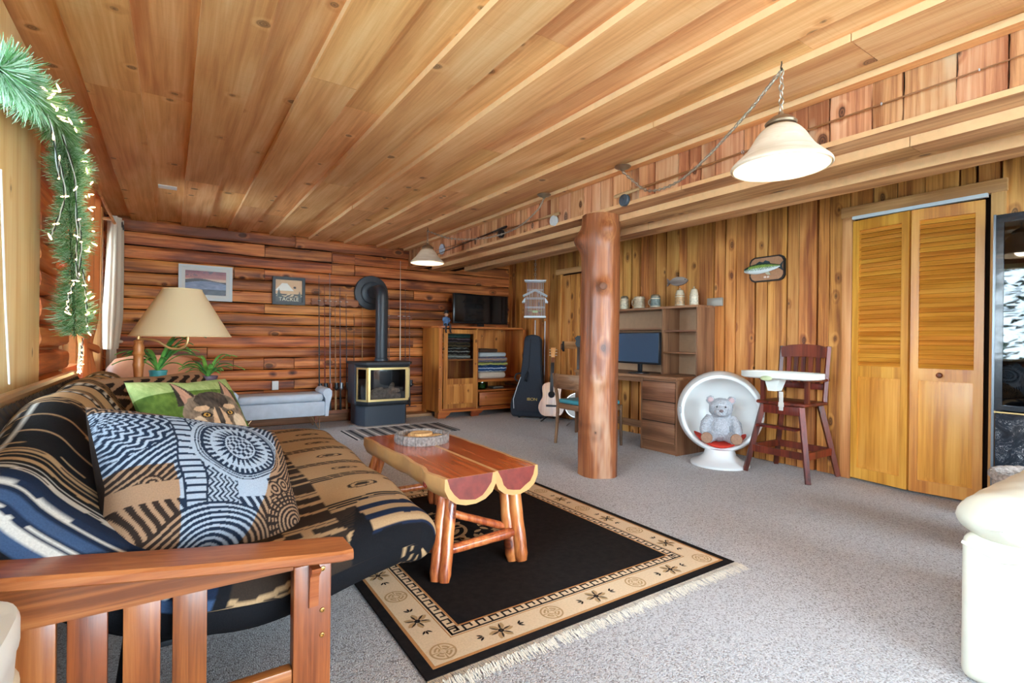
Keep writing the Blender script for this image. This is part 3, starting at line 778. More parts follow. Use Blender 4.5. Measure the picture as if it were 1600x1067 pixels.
def tribal(u, v, s):
    if s < 0: return BRN
    u2 = u + .05 * nz(u * 2.4, v * 2.4); v2 = v + .05 * nz(v * 2.4, u * 2.4, 5)
    warm = u2 - .45 * v2 > .42 or (u2 < -.55 and v2 < .1) or v2 > .86
    lt, d = (TANC, BRN) if warm else (WHT, NAVY)
    def ring(cx, cy2): return math.hypot(u2 - cx, v2 - cy2), math.atan2(v2 - cy2, u2 - cx)
    r1, a1 = ring(.12, .34); r2, a2 = ring(-.25, -1.05); r3, a3 = ring(.70, -.62); r4, a4 = ring(-1.05, .75)
    if r1 < .50:
        if r1 < .16: return lt if (math.sin(u2 * 60 + v2 * 44) > .1) != (math.sin(u2 * 44 - v2 * 60) > .6) else d
        if r1 < .18 or .30 < r1 < .32 or .47 < r1: return lt
        if r1 < .30: return d if ((a1 * 12 / PI) % 1) > (r1 - .18) / .12 else lt
        if r1 < .38: return lt if math.sin(a1 * 34) > .2 else d
        return d if r1 < .41 or math.sin(r1 * 210) > .2 else lt
    if r3 < .40: return (lt if math.sin(r3 * 120) > .1 else d) if r3 < .24 or math.sin(a3 * 26) > -.2 else d
    if r2 < .66: return lt if math.sin(r2 * 105) > .2 else d
    if r4 < .55: return lt if math.sin(r4 * 90 + 2 * math.sin(a4 * 20)) > .25 else d
    if abs(u2 + .42) < .10: return lt if abs(((v2 * 12) % 1) - .5) > .16 and abs(u2 + .42) < .08 else d
    if -.32 < u2 < -.02:
        z_ = abs((v2 * 9) % 1 - .5); return lt if math.sin(u2 * 120 + z_ * 11) > -.1 else d
    if v2 < -.12 and u2 < .35: return lt if v2 > -.34 else (d if math.sin(u2 * 70 + v2 * 30) > -.2 else lt)
    for cx, cy2 in ((.42, -.22), (.56, -.14), (-.62, -.30), (-.75, -.12)):
        rr = math.hypot(u2 - cx, v2 - cy2)
        if rr < .10: return lt if math.sin(rr * 130) > 0 else d
    return lt if math.sin(u2 * 70 - v2 * 90 + 2 * math.sin(u2 * 9)) > .25 else d
def geo(u, v, s):
    d = max(abs(u - .1), abs(v)); k = (abs(u - .1) + abs(v))
    if k < .62: return TANC if math.sin(k * 46) > .3 else BRN
    if abs(v) > .8: return TANC
    return BRN if (math.sin(u * 24 + 3 * math.sin(v * 14)) > -.15) else TANC
def wolf(u, v, s):
    n = nz(u * 5, v * 5) * .5 + nz(u * 22, v * 12) * .4
    bg = (86 + 40 * n, 108 + 40 * n, 44 + 20 * n) if v < .62 else (160 + 50 * n, 176 + 40 * n, 110 + 40 * n)
    if s < 0: return bg
    u -= .12
    def el(cx, cy2, rx, ry): return math.hypot((u - cx) / rx, (v - cy2) / ry)
    fur = (128 + 80 * n, 110 + 70 * n, 92 + 60 * n); dark = (70 + 60 * n, 60 + 50 * n, 52 + 44 * n); tan = (204 + 40 * n, 166 + 36 * n, 130 + 30 * n)
    c = bg
    for sx in (-1, 1):    # ears stand apart, pale inside
        ey = (v - .30) / .58; ex = u * sx - (.42 + .10 * ey)
        if 0 <= ey <= 1:
            w = .24 * (1 - ey) + .02
            if abs(ex) < w: c = dark if abs(ex) > w * .55 else (184 + 40 * n, 140 + 30 * n, 116 + 20 * n)
    if el(0, .05, .66, .50) < 1 + .10 * n or el(0, -.25, .52, .45) < 1 + .1 * n: c = fur
    if el(0, .36, .36, .20) < 1 + .2 * n: c = dark
    for sx in (-1, 1):
        if el(.30 * sx, .20, .15, .06) < 1 + .2 * n: c = tan          # brow
        if el(.42 * sx, -.22, .17, .26) < 1 + .2 * n: c = (210 + 30 * n, 186 + 30 * n, 156 + 30 * n)
    if el(0, -.30, .19, .50) < 1 + .1 * n: c = tan                     # long muzzle
    if el(0, .02, .055, .34) < 1: c = dark
    if el(0, -.66, .12, .09) < 1: c = (30, 26, 26)                     # nose
    if abs(u) < .012 and -.86 < v < -.72: c = (40, 30, 28)
    for sx in (-1, 1):
        x = (u - .255 * sx) / .075; y = (v - .06 - .10 * (abs(u) - .255)) / .040
        if math.hypot(x, y) < 1.45: c = (34, 28, 26)
        if math.hypot(x, y) < .9: c = (196, 148, 74)
        if math.hypot(u - .25 * sx, (v - .06)) < .026: c = (16, 14, 12)
    if el(0, -1.0, .8, .2) < 1: c = (150 + 60 * n, 138 + 50 * n, 120 + 40 * n)
    return tuple(max(4, min(250, q)) for q in c)
def Rm(normal, up):
    n = Vector(normal).normalized(); u = Vector(up); u = (u - n * u.dot(n)).normalized(); r = u.cross(n)
    return Matrix((r, u, n)).transposed()
cushion('tribal_cushion', 'large blue white and tan tribal print cushion nearest the armrest', (.095, 1.78, .612), .62, .48, .25, Rm((.55, -.62, .56), (-.12, .605, .788)), tribal)
cushion('wolf_cushion', 'green cushion printed with a wolf face', (.11, 2.58, .685), .50, .46, .17, Rm((.58, -.62, .53), (-.22, .30, .9)), wolf, res=130)
cushion('geometric_cushion', 'brown and tan geometric cushion behind the wolf cushion', (.02, 2.95, .70), .66, .46, .16, Rm((.62, -.52, .58), (-.30, .25, .9)), geo, res=110)

# ================================================================== COFFEE TABLE
HEART, SAP = (168, 66, 34), (238, 192, 122)
def cedar():
    t = NT('red_cedar'); tc = t.n('ShaderNodeTexCoord').outputs['Object']
    p = t.vmath('MULTIPLY', tc, (26.0, 1.2, 26.0)); g = t.noise(p, 1.0, 6, .6, .7)
    w = t.noise(t.vmath('MULTIPLY', tc, (5.0, 1.0, 5.0)), 1.0, 3)
    col = t.ramp(t.math('ADD', t.math('MULTIPLY', g, .6), t.math('MULTIPLY', w, .4)), [(.3, (122, 40, 18)), (.47, (178, 78, 36)), (.62, (208, 112, 58)), (.8, (224, 146, 84))])
    t.put(t.b.inputs['Base Color'], col); t.b.inputs['Roughness'].default_value = .22; t.b.inputs['Coat Weight'].default_value = .6; t.b.inputs['Coat Roughness'].default_value = .12; return t.mat
CEDAR = cedar(); SAPW = plain('sapwood', (206, 150, 92), .35, noisy=.16, nscale=9, coat=.4, bump=.1)
PURP = plain('heart_end', (122, 44, 34), .4, noisy=.3, nscale=26, coat=.3)
LEGW = wood('cedar_pole', (226, 150, 86), (198, 108, 56), (138, 62, 32), axis=2, rough=.3, knots=.25, kscale=7, ksize=.2, var=.08, coat=.5, kcol=(80, 26, 16))
T0 = Vector((1.235, 2.55, 0))
tab = thing('coffee_table', 'red cedar slab coffee table with live edges and pole legs', 'table', tuple(T0))
ZT = .47
def slab(xa, xb, ya, yb, live):
    """half log: flat top, rounded belly; live=-1 left live edge, +1 right live edge"""
    n = 50; k = 15; w = xb - xa; vs = []; mi = []
    for i in range(n + 1):
        y = ya + (yb - ya) * i / n
        wob = .022 * nz(y * 2.6, live * 5) + .012 * nz(y * 7, live * 9)
        l = xa + (wob if live < 0 else 0); r = xb + (wob if live > 0 else 0)
        if live < 0: l += .03 * max(0, 1 - abs(y - 2.15) / .12) * 0 - .02 * math.exp(-((y - 2.14) / .06) ** 2)
        dep = .118 + .014 * nz(y * 3.1, live * 3 + 1) + .01 * nz(y * 9, live)
        c = (l + r) / 2; hw = (r - l) / 2
        ring = [(l, ZT)] + [(l + (r - l) * q, ZT) for q in (.08, .3, .5, .7, .92)] + [(r, ZT)]
        for j in range(8):
            a = PI * (j + .5) / 8
            ring.append((c + hw * 1.03 * math.cos(a), ZT - .012 - dep * math.sin(a) ** .75))
        vs += [(x - T0.x, y - T0.y, z) for x, z in ring]
    k = 15; m = MB(); fs = []; ms = []
    for i in range(n):
        for j in range(k):
            fs.append((i * k + j, (i + 1) * k + j, (i + 1) * k + (j + 1) % k, i * k + (j + 1) % k))
            topf = j < 6
            side = (j == 0 and live < 0) or (j == 5 and live > 0) or (j == 0 and live > 0)
            ms.append(0 if topf and not side else 1)
    # ends: heartwood core inside a pale sapwood ring
    for (o, flip) in ((0, False), (n * k, True)):
        idx = list(range(o, o + k)); P = [Vector(vs[q]) for q in idx]; cc = Vector((sum(p.x for p in P) / k, P[0].y, ZT - .03)); base = len(vs)
        for p in P:
            q = cc + (p - cc) * ((.76 if p.z < ZT - .001 else .90) + .10 * nz(p.x * 22, p.z * 22, o + live)); q.z = min(q.z, ZT) if p.z < ZT - .001 else ZT - .0005
            vs.append(tuple(q))
        for j in range(k): fs.append((idx[j], idx[(j + 1) % k], base + (j + 1) % k, base + j)); ms.append(1)
        fs.append(tuple(base + j for j in range(k))); ms.append(2)
    for f, q in zip(fs, ms): m.f.append(f); m.m.append(q)
    m.v = vs
    return obj('top_slab', m, [CEDAR, SAPW, PURP], tab, smooth=40)
slab(.985, 1.243, 1.985, 3.10, -1); slab(1.245, 1.490, 1.995, 3.03, 1)
obj('knot', MB().lathe([(.016, -.01), (.016, .004), (.011, .007), (.001, .006)], n=14, R=Matrix.Rotation(-PI / 2, 3, 'Y')), PURP, tab).location = (.968 - T0.x, 2.15 - T0.y, ZT - .055)
def pole(a, b, r0, r1, name='leg', two=True):
    m = MB(); a, b = Vector(a) - T0, Vector(b) - T0; n = 12
    side = (b - a).cross(Vector((.8, .6, 0))).normalized()
    offs = (-.55, .5) if two else (0,)
    for q in offs:
        pts = []; rs = []
        for i in range(n + 1):
            t = i / n; p = a.lerp(b, t) + side * (r0 * q) + Vector((.004 * nz(t * 5, q * 9), .004 * nz(t * 5, q * 4 + 3), 0))
            pts.append(p); rs.append((r0 + (r1 - r0) * t) * (.72 if two else 1) * (1 + .06 * nz(t * 6, q + 2)) * (.72 if i in (0, n) else 1))
        m.tube(pts, rs, 12)
    return obj(name, m, LEGW, tab, smooth=50)
pole((.985, 2.03, .0115), (1.055, 2.10, ZT - .085), .040, .036); pole((1.395, 2.03, .0115), (1.385, 2.10, ZT - .09), .045, .044)
pole((.955, 3.06, .0115), (1.045, 2.98, ZT - .085), .036, .034); pole((1.43, 3.03, .0115), (1.39, 2.94, ZT - .09), .040, .038)
pole((1.0, 2.045, .135), (1.39, 2.045, .150), .021, .024, 'stretcher', False); pole((.985, 3.035, .135), (1.41, 3.01, .14), .02, .022, 'stretcher', False)
pole((1.025, 2.09, .30), (1.385, 2.085, .155), .017, .019, 'brace', False)
pole((1.0, 2.05, .115), (.975, 3.04, .115), .018, .018, 'stretcher', False)

# bark-edged tray with wood slices
BARK = plain('rough_bark', (138, 126, 118), .9, noisy=.55, nscale=70, bump=.8)
WEND = wood('slice_end', (232, 188, 128), (212, 158, 96), (150, 92, 48), axis=2, knots=.2, kscale=9, var=.12, rough=.5, bump=.15, grain=2)
bw_ = thing('bark_tray', 'round bark edged wooden tray on the coffee table', 'tray', (1.235, 2.80, ZT + .0008))
obj('bark_rim', MB().grid(lambda u, v: ((lambda a, q: ((.152 + .004 * math.sin(a * 37) + .003 * math.sin(a * 23 + 1)) * q[0] * math.cos(a), (.152 + .004 * math.sin(a * 37)) * q[0] * math.sin(a), q[1]))(u * 2 * PI, ((1.0, 0), (1.02, .02), (1.0, .05), (.93, .053), (.90, .05), (.90, .02))[int(round(v * 5))])), 120, 6, cu=True), BARK, bw_, smooth=60)
obj('base', MB().lathe([(.139, .0), (.139, .021)], n=32), WEND, bw_)
def slice_(x, y, z, r, rx, ry, lab, half=False):
    pts = arc(0, 0, r, 0, PI if half else 2 * PI * .985, 14 if half else 22)
    pts = [(a * (1 + .05 * nz(a * 40, b * 40, r)), b * (1 + .05 * nz(b * 40, a * 30, r))) for a, b in pts]
    m = MB().prism(pts, 0, .013, 'z')
    o = obj('wood_slice', m, WEND, None, center=False, smooth=30); o.location = (1.235 + x, 2.80 + y, ZT + z); o.rotation_euler = (rx, ry, U(0, 6))
    tag(o, lab, 'coaster', 'wood slices in the bark tray')
slice_(-.062, -.03, .0225, .062, 0, 0, 'left wood slice lying flat in the bark tray')
slice_(.065, -.035, .0225, .058, 0, 0, 'right wood slice lying flat in the bark tray')
slice_(.0, .073, .0225, .055, 0, 0, 'rear wood slice lying flat in the bark tray')
slice_(.01, .03, .0365, .066, 0, 0, 'topmost wood slice resting on the other slices in the tray')

# ================================================================== RUGS
RX0, RX1, RY0, RY1 = .672, 2.292, 1.465, 3.44
RBK = plain('rug_black', (30, 25, 23), .95, noisy=.35, nscale=30, bump=.2); RBG = plain('rug_beige', (226, 200, 164), .95, noisy=.10, nscale=120, bump=.15)
ROR = plain('rug_tan', (188, 134, 84), .95, noisy=.12, nscale=120); RMO = plain('rug_motif', (184, 150, 108), .95, noisy=.12, nscale=120); RDK = plain('rug_motif_dark', (46, 38, 34), .95)
rc = Vector(((RX0 + RX1) / 2, (RY0 + RY1) / 2, 0))
rug = thing('area_rug', 'black area rug with a beige key pattern border and fringe under the coffee table', 'rug', (rc.x, rc.y, 0))
hw, hl = (RX1 - RX0) / 2, (RY1 - RY0) / 2
obj('pile', MB().rbox((0, 0, .005), (2 * hw, 2 * hl, .009), .003), RBK, rug)
def frame(m, o, i, z0, z1):
    m.bb(-hw + o, hw - o, -hl + o, -hl + i, z0, z1).bb(-hw + o, hw - o, hl - i, hl - o, z0, z1).bb(-hw + o, -hw + i, -hl + i, hl - i, z0, z1).bb(hw - i, hw - o, -hl + i, hl - i, z0, z1); return m
m = frame(MB(), .038, .050, .0096, .0100); frame(m, .219, .227, .0096, .0100); frame(m, .166, .170, .0096, .0102); obj('border_line', m, ROR, rug)
obj('border_band', frame(frame(MB(), .0503, .1657, .0096, .0100), .1703, .2187, .0096, .0100), RBG, rug)
# wider beige band as in the photo
def key(m, x, y, ux, uy, n, s):
    """greek key run of n units; (ux,uy) run direction, inward normal is its left"""
    nx, ny = -uy, ux
    def r(a0, a1, b0, b1):
        P = [(x + ux * a + nx * b, y + uy * a + ny * b) for a, b in ((a0, b0), (a1, b0), (a1, b1), (a0, b1))]
        m.add([(p, q, .0104) for p, q in P], [(0, 1, 2, 3)])
    w = s * .15
    for i in range(n):
        o = i * s
        r(o, o + s, 0, w); r(o, o + w, w, s * .75); r(o + w, o + s * .7, s * .6, s * .75); r(o + s * .55, o + s * .7, s * .3, s * .6)
m = MB(); s = .056; a_ = .175
nx_ = int((2 * hw - 2 * a_) / s); ny_ = int((2 * hl - 2 * a_) / s); sx_ = (2 * hw - 2 * a_) / nx_; sy_ = (2 * hl - 2 * a_) / ny_
key(m, -hw + a_, -hl + a_, 1, 0, nx_, sx_); key(m, hw - a_, -hl + a_, 0, 1, ny_, sy_); key(m, hw - a_, hl - a_, -1, 0, nx_, sx_); key(m, -hw + a_, hl - a_, 0, -1, ny_, sy_)
obj('key_pattern', m, RDK, rug, smooth=0)
def ringpoly(m, cx, cy_, r0, r1, a0, a1, n, z):
    vs = [(cx + r * math.cos(a0 + (a1 - a0) * i / n), cy_ + r * math.sin(a0 + (a1 - a0) * i / n), z) for i in range(n + 1) for r in (r0, r1)]
    m.add(vs, [(2 * i, 2 * i + 1, 2 * i + 3, 2 * i + 2) for i in range(n)])
def medallion(cx, cy_, r, mat, z=.0106):
    m = MB()
    ringpoly(m, cx, cy_, r * .86, r, 0, 2 * PI, 28, z)
    for q in range(4):
        a = q * PI / 2
        ringpoly(m, cx, cy_, r * .52, r * .68, a + .28, a + PI / 2 - .28, 8, z)
        ringpoly(m, cx, cy_, r * .12, r * .86, a - .07, a + .07, 1, z)
        ringpoly(m, cx, cy_, r * .24, r * .52, a + .28, a + .48, 1, z); ringpoly(m, cx, cy_, r * .24, r * .38, a + .48, a + 1.3, 4, z)
    obj('medallion', m, mat, rug, smooth=0)
def leafshape(m, cx, cy_, a, l, w, z):
    d = (math.cos(a), math.sin(a)); n = (-d[1], d[0]); P = []
    for t, q in ((.12, 0), (.35, .8), (.6, 1), (.85, .55), (1, 0), (.85, -.55), (.6, -1), (.35, -.8)):
        P.append((cx + d[0] * l * t + n[0] * w * q, cy_ + d[1] * l * t + n[1] * w * q, z))
    m.add(P, [tuple(range(8))])
def flower(cx, cy_, a, k=1.0):
    m = MB()
    for i in range(6): leafshape(m, cx, cy_, a + i * PI / 3, .062 * k, .014 * k, .0106)
    obj('flower', m, RMO, rug, smooth=0)
    m = MB(); ringpoly(m, cx, cy_, 0.001, .014 * k, 0, 2 * PI, 8, .0109)
    for i in range(6):
        leafshape(m, cx, cy_, a + i * PI / 3 + .2, .056 * k, .004 * k, .0109)
    for sg in (-1, 1):
        x2, y2 = cx + sg * .085 * k * math.cos(a), cy_ + sg * .085 * k * math.sin(a)
        for b in (-.7, 0, .7): leafshape(m, x2, y2, a + (0 if sg > 0 else PI) + b, .035 * k, .005 * k, .0109)
    obj('flower_centre', m, RDK, rug, smooth=0)['kind'] = 'stuff'
bmid = .108
ys_ = np.linspace(-hl + .108, hl - .108, 9)
for i, yy in enumerate(ys_):
    for sx in (-1, 1):
        if i % 2 == 0: medallion(sx * (hw - bmid), yy, .047, RMO)
        else: flower(sx * (hw - bmid), yy, PI / 2, .85)
for i, xx in enumerate(np.linspace(-hw + .108, hw - .108, 7)):
    if i in (0, 6): continue
    for sy in (-1, 1):
        if i % 2 == 0: medallion(xx, sy * (hl - bmid), .047, RMO)
        else: flower(xx, sy * (hl - bmid), 0, .85)
# centre roundel
cx_, cy2_ = 0.0 - .22, .12
m = MB(); ringpoly(m, cx_, cy2_, .285, .30, 0, 2 * PI, 48, .0104)
for i in range(26): 
    a = i * 2 * PI / 26; rr = .22 + .045 * math.sin(i * 2.4); leafshape(m, cx_ + rr * math.cos(a), cy2_ + rr * math.sin(a), a + 1.2 + i, .085, .017, .0104); leafshape(m, cx_ + rr * math.cos(a), cy2_ + rr * math.sin(a), a - 1.0 - i, .07, .014, .0105)
obj('roundel', m, RMO, rug, smooth=0); medallion(cx_, cy2_, .14, RMO)
m = MB(); rs = random.Random(3)
for sy in (-1, 1):
    for i in range(720):
        x = -hw + 2 * hw * (i + rs.random()) / 720; l = rs.uniform(.05, .085); k = .35 * nz(x * 5, sy) + rs.uniform(-.3, .3)
        p = [(x, sy * hl, .006), (x + k * l * .4, sy * (hl + l * .5), .008 + rs.uniform(0, .006)), (x + k * l, sy * (hl + l), .0035)]
        for a, b in zip(p[:-1], p[1:]): m.add([(a[0] - .0014, a[1], a[2]), (a[0] + .0014, a[1], a[2]), (b[0] + .0012, b[1], b[2]), (b[0] - .0012, b[1], b[2])], [(0, 1, 2, 3)])
obj('fringe', m, plain('fringe_cotton', (236, 226, 208), .9), rug, smooth=0, fix=False)['kind'] = 'stuff'
# runner before the stove
def stripes():
    t = NT('runner_stripes'); tc = t.n('ShaderNodeTexCoord').outputs['Object']; x = t.n('ShaderNodeSeparateXYZ', Vector=tc).outputs[0]
    q = t.math('FRACT', t.math('MULTIPLY', x, 7.5))
    col = t.ramp(q, [(0.0, (44, 44, 48)), (.26, (44, 44, 48)), (.27, (150, 146, 142)), (.5, (150, 146, 142)), (.51, (206, 200, 192)), (.7, (206, 200, 192)), (.71, (120, 116, 114)), (.99, (120, 116, 114))])
    t.nt.nodes[-1].color_ramp.interpolation = 'CONSTANT'
    for nd in t.nt.nodes:
        if nd.type == 'VALTORGB': nd.color_ramp.interpolation = 'CONSTANT'
    t.put(t.b.inputs['Base Color'], col); t.b.inputs['Roughness'].default_value = .95; t.bump(t.noise(tc, 260, 2), .3, .003); return t.mat
rr = thing('striped_runner', 'black grey and white striped runner on the carpet before the stove', 'rug', (2.25, 5.70, 0))
obj('weave', MB().rbox((0, 0, .004), (1.21, .62, .007), .002), stripes(), rr)
m = MB().bb(-.612, -.600, -.31, .31, .0015, .0085).bb(.600, .612, -.31, .31, .0015, .0085); obj('binding', m, plain('runner_binding', (36, 36, 40), .9), rr)
# ================================================================== STOVE
IRON = plain('stove_iron', (40, 42, 46), .5, bump=.1, nscale=200); IRONB = plain('stove_side', (60, 68, 80), .45); BRASS = plain('brass_trim', (246, 216, 150), .3, .85)
DGLASS = glass('stove_glass', (225, 225, 225), .05)
st = thing('gas_stove', 'black pedestal stove with brass trimmed bay glass and a flue pipe to the log wall', 'stove', (2.215, 6.30, 0))
def bay(m, hw, yb, yf, ch, z0, z1):
    m.prism([(-hw, yb), (hw, yb), (hw, yf + ch), (hw - ch * .56, yf), (-hw + ch * .56, yf), (-hw, yf + ch)], z0, z1, 'z'); return m
obj('hearth_pad', bay(MB(), .34, .28, -.24, .1, 0, .012), plain('hearth_slab', (186, 170, 160), .6), st)
obj('pedestal', bay(MB(), .31, .24, -.17, .10, .012, .27), IRONB, st)
obj('firebox', MB().prism([(-.35, .24), (.35, .24), (.35, -.06), (.33, -.06), (.33, .21), (-.33, .21), (-.33, -.06), (-.35, -.06)], .27, .76, 'z').bb(-.33, .33, -.06, .21, .27, .285).bb(-.33, .33, -.06, .21, .72, .76), IRONB, st)
obj('firebox_floor', bay(MB(), .33, -.05, -.245, .15, .285, .315), IRON, st)
obj('top_plate', bay(MB(), .37, .26, -.27, .17, .7605, .79), IRON, st)
# grilles: three thin louvres above and below the glass
for z in (.735, .748): obj('louvre', bay(MB(), .345, -.055, -.26, .165, z, z + .006), IRON, st)
for z in (.262, .276, .290): obj('louvre', bay(MB(), .345, -.062, -.262, .165, z - .002, z + .004), IRON, st)
# bay face: brass frames with glass
fr = [((-.335, -.09), (-.253, -.25)), ((-.248, -.25), (.248, -.25)), ((.253, -.25), (.335, -.09))]
for i, (a, b) in enumerate(fr):
    a, b = Vector((a[0], a[1], 0)), Vector((b[0], b[1], 0)); Lx = (b - a).length; ang = math.atan2(b.y - a.y, b.x - a.x); w = .026 if i == 1 else .022
    f = MB().bb(0, w, -.008, .008, .315, .725).bb(Lx - w, Lx, -.008, .008, .315, .725).bb(w, Lx - w, -.008, .008, .315, .315 + w).bb(w, Lx - w, -.008, .008, .725 - w, .725)
    o = obj('brass_frame', f, BRASS, st, center=False); o.location = a; o.rotation_euler = (0, 0, ang)
    obj('glass', MB().bb(w, Lx - w, -.003, .003, .315 + w, .725 - w), DGLASS, o, center=False)
CHAR = plain('ceramic_log', (196, 172, 152), .9, noisy=.5, nscale=25, bump=.6)
for (p, q, r) in (((-.25, -.10, .345), (.2, -.14, .36), .04), ((-.15, -.16, .40), (.22, -.04, .42), .035), ((.02, -.18, .36), (.16, .02, .50), .034), ((-.22, -.02, .36), (-.02, -.12, .46), .03)):
    obj('ceramic_log', MB().tube(spline([p, [(a + b) / 2 + .01 for a, b in zip(p, q)], q], 8), [r * k for k in (.7, 1, .95, 1.05, .98, 1, .9, .7)], 9), CHAR, st)
PIPE = plain('flue_pipe', (52, 58, 66), .42)
px, py = .055, .16
obj('flue_pipe', MB().cyl((px, py, .79), (px, py, 1.60), .078, n=28).lathe([(.088, .79), (.088, .82), (.079, .83)], (px, py, 0), 28).lathe([(.0785, 1.53), (.081, 1.545), (.081, 1.56), (.0785, 1.575)], (px, py, 0), 28, cap=False), PIPE, st)
el = [(px, py, 1.59)] + [(px, py + .105 - .105 * math.cos(a), 1.60 + .105 * math.sin(a)) for a in np.linspace(0, PI / 2, 7)] + [(px, .50, 1.705)]
obj('flue_elbow', MB().tube(el, .079, 24), PIPE, st)
RY = Matrix.Rotation(PI / 2, 3, 'X')
obj('wall_flange', MB().lathe([(.232, -.60), (.232, -.575), (.225, -.568), (.15, -.565), (.148, -.545), (.14, -.54), (.09, -.538)], (px, 0, 1.70), 40, R=RY), PIPE, st)

# ================================================================== FISHING RODS
CORK = plain('cork_grip', (196, 158, 112), .8, noisy=.25, nscale=120); STEEL = plain('rod_guide', (176, 176, 176), .3, 1.0); REEL = plain('reel_black', (34, 34, 38), .35); REELS = plain('reel_silver', (150, 152, 156), .3, .8)
def rod(label, p0, p1, colr, grip=.30, r=.006, reel='spin', gripmat=None, group='fishing rods leaning on the log wall', name='fishing_rod', reel_at=.2, reelmat=None, flip=1):
    p0, p1 = Vector(p0), Vector(p1); d = (p1 - p0); Ln = d.length; d.normalize()
    t = thing(name, label, 'fishing rod', tuple(p0), 0, group)
    o = Vector((0, 0, 0)); out = Vector((0, -1, 0)) if abs(d.z) > .5 else Vector((-.97, 0, -.25)).normalized()
    n = 12; pts = [d * (Ln * i / n) for i in range(n + 1)]
    obj('blank', MB().tube(pts, [r * (1 - .75 * i / n) for i in range(n + 1)], 8), plain('rod_%d_%d_%d' % colr, colr, .35), t)
    obj('grip', MB().tube([d * .0, d * .015, d * (grip * .6), d * (grip * .62), d * grip], [.011, .014, .013, .010, .009], 10), gripmat or CORK, t)
    g0 = None
    for i in range(5):
        q = d * (Ln * (.42 + .56 * i / 4)); R_ = .011 - .0018 * i
        ring = MB().tube([q + out * (R_ + .006) + (out * math.cos(a) + out.cross(d) * math.sin(a)) * R_ for a in np.linspace(0, 2 * PI, 10)[:-1]], .0016, 4, closed=True)
        ring.tube([q, q + out * .008], .0012, 4); obj('guide', ring, STEEL, t)
    c = d * (Ln * 0 + reel_at) + out * .045
    if reel == 'spin':
        ro = obj('reel', MB().cyl(d * reel_at + out * .006, c, .006, n=6).ell(c, (.027, .027, .032), 12, 8).cyl(c + d * .014, c + d * .066, .027, .025, 14).tube([c, c + Vector((.03 * flip, 0, 0)), c + Vector((.045 * flip, -.01, -.02)), c + Vector((.055 * flip, -.015, -.02))], .004, 6), reelmat or REEL, t)
    elif reel == 'fly':
        ax = out.cross(d).normalized() if abs(d.z) > .5 else Vector((-1, 0, 0))
        c2 = d * reel_at + (Vector((0, 0, -1)) if abs(d.z) < .5 else out) * .05; Rq = ax.to_track_quat('Z', 'Y').to_matrix()
        obj('reel', MB().lathe([(.042, -.016), (.044, -.012), (.044, .012), (.042, .016), (.034, .0165), (.012, .018), (.010, .022), (.001, .022)], c2, 22, R=Rq).cyl(d * reel_at, c2, .006, n=6), reelmat or REEL, t)
    return t
W = 6.80
cols = [(44, 62, 66), (120, 50, 44), (128, 128, 134), (150, 110, 84), (88, 84, 100), (60, 56, 66)]
xs = [1.582, 1.652, 1.716, 1.785, 1.847, 1.928]; tips = [1.88, 1.78, 1.92, 1.70, 1.75, 1.66]
gr = [REEL, plain('red_grip', (150, 40, 36), .5), REEL, CORK, REEL, CORK]
names = ['dark teal fishing rod, leftmost of the rods behind the pale bench', 'dark red fishing rod second from the left on the log wall', 'grey fishing rod third from the left with an orange reel', 'tan fishing rod with a cork grip fourth from the left', 'violet grey fishing rod fifth from the left with a silver reel', 'dark fishing rod with a white fore grip, nearest the left side of the stove']
rm = [REEL, REEL, plain('reel_orange', (150, 74, 44), .35), REEL, REELS, REEL]
for i in range(6):
    rod(names[i], (xs[i], W - .015, .135), (xs[i] - .014, W + .03, tips[i]), cols[i], .30, .0105, 'spin', gr[i], reel_at=.30, reelmat=rm[i], flip=1 if i % 2 else -1)
for (x, z0, z1, c, lab) in ((2.02, .14, 1.40, (60, 46, 44), 'short dark fishing rod half hidden by the left edge of the stove'), (2.13, .14, 1.50, (176, 132, 84), 'pale bamboo fishing rod standing behind the stove left of the flue'), (2.50, .14, 1.72, (110, 92, 84), 'slim brown fishing rod just right of the flue pipe'), (2.66, .14, 2.17, (222, 206, 184), 'tall cream fishing rod right of the flue pipe'), (2.735, .14, 1.80, (56, 48, 52), 'dark fishing rod between the cream rod and the cabinet'), (2.80, .14, 1.60, (96, 80, 82), 'thin grey fishing rod nearest the pine cabinet')):
    rod(lab, (x, W - .015, z0), (x, W + .03, z1), c, .30, .011 if z1 > 2 else .0085, 'spin' if x in (2.02, 2.80) else None, REEL if x != 2.66 else WHITE, reel_at=.3)
RK = wood('rack_wood', (176, 108, 58), (150, 84, 40), (110, 56, 24), axis=0, rough=.5, knots=.2)
for (x0, x1, z, lab, sc_) in ((1.50, 2.08, 1.545, 'scalloped wooden rod rack on the log wall left of the stove', True), (2.40, 2.86, 1.385, 'slim wooden rod rack on the log wall right of the flue', False)):
    rk = thing('rod_rack', lab, 'rack', ((x0 + x1) / 2, 6.873, z)); h = .085 if sc_ else .05; w = (x1 - x0) / 2
    poly = [(-w, -h / 2)] + [(-w + 2 * w * i / 24, -h / 2 + (.012 * math.sin(i * 1.05) if sc_ else 0)) for i in range(1, 24)] + [(w, -h / 2)] + ([(w + .015, 0)] if sc_ else []) + [(w, h / 2), (-w, h / 2)] + ([(-w - .02, .02), (-w + .0, 0), (-w - .02, -.02)] if sc_ else [])
    obj('back_board', MB().prism(poly, -.010, .012, 'y'), RK, rk)
    for x in ([q - (x0 + x1) / 2 for q in xs] if sc_ else (-.13, .03, .105, .17)):
        obj('clip', MB().tube([(x - .016, -.010, .012), (x - .014, -.034, .012), (x + .014, -.034, .012), (x + .016, -.010, .012)], .003, 6), WHITE, rk)
lr = thing('rod_stand', 'low wooden butt rest on the floor under the row of fishing rods', 'rack', (1.90, 6.75, .0))
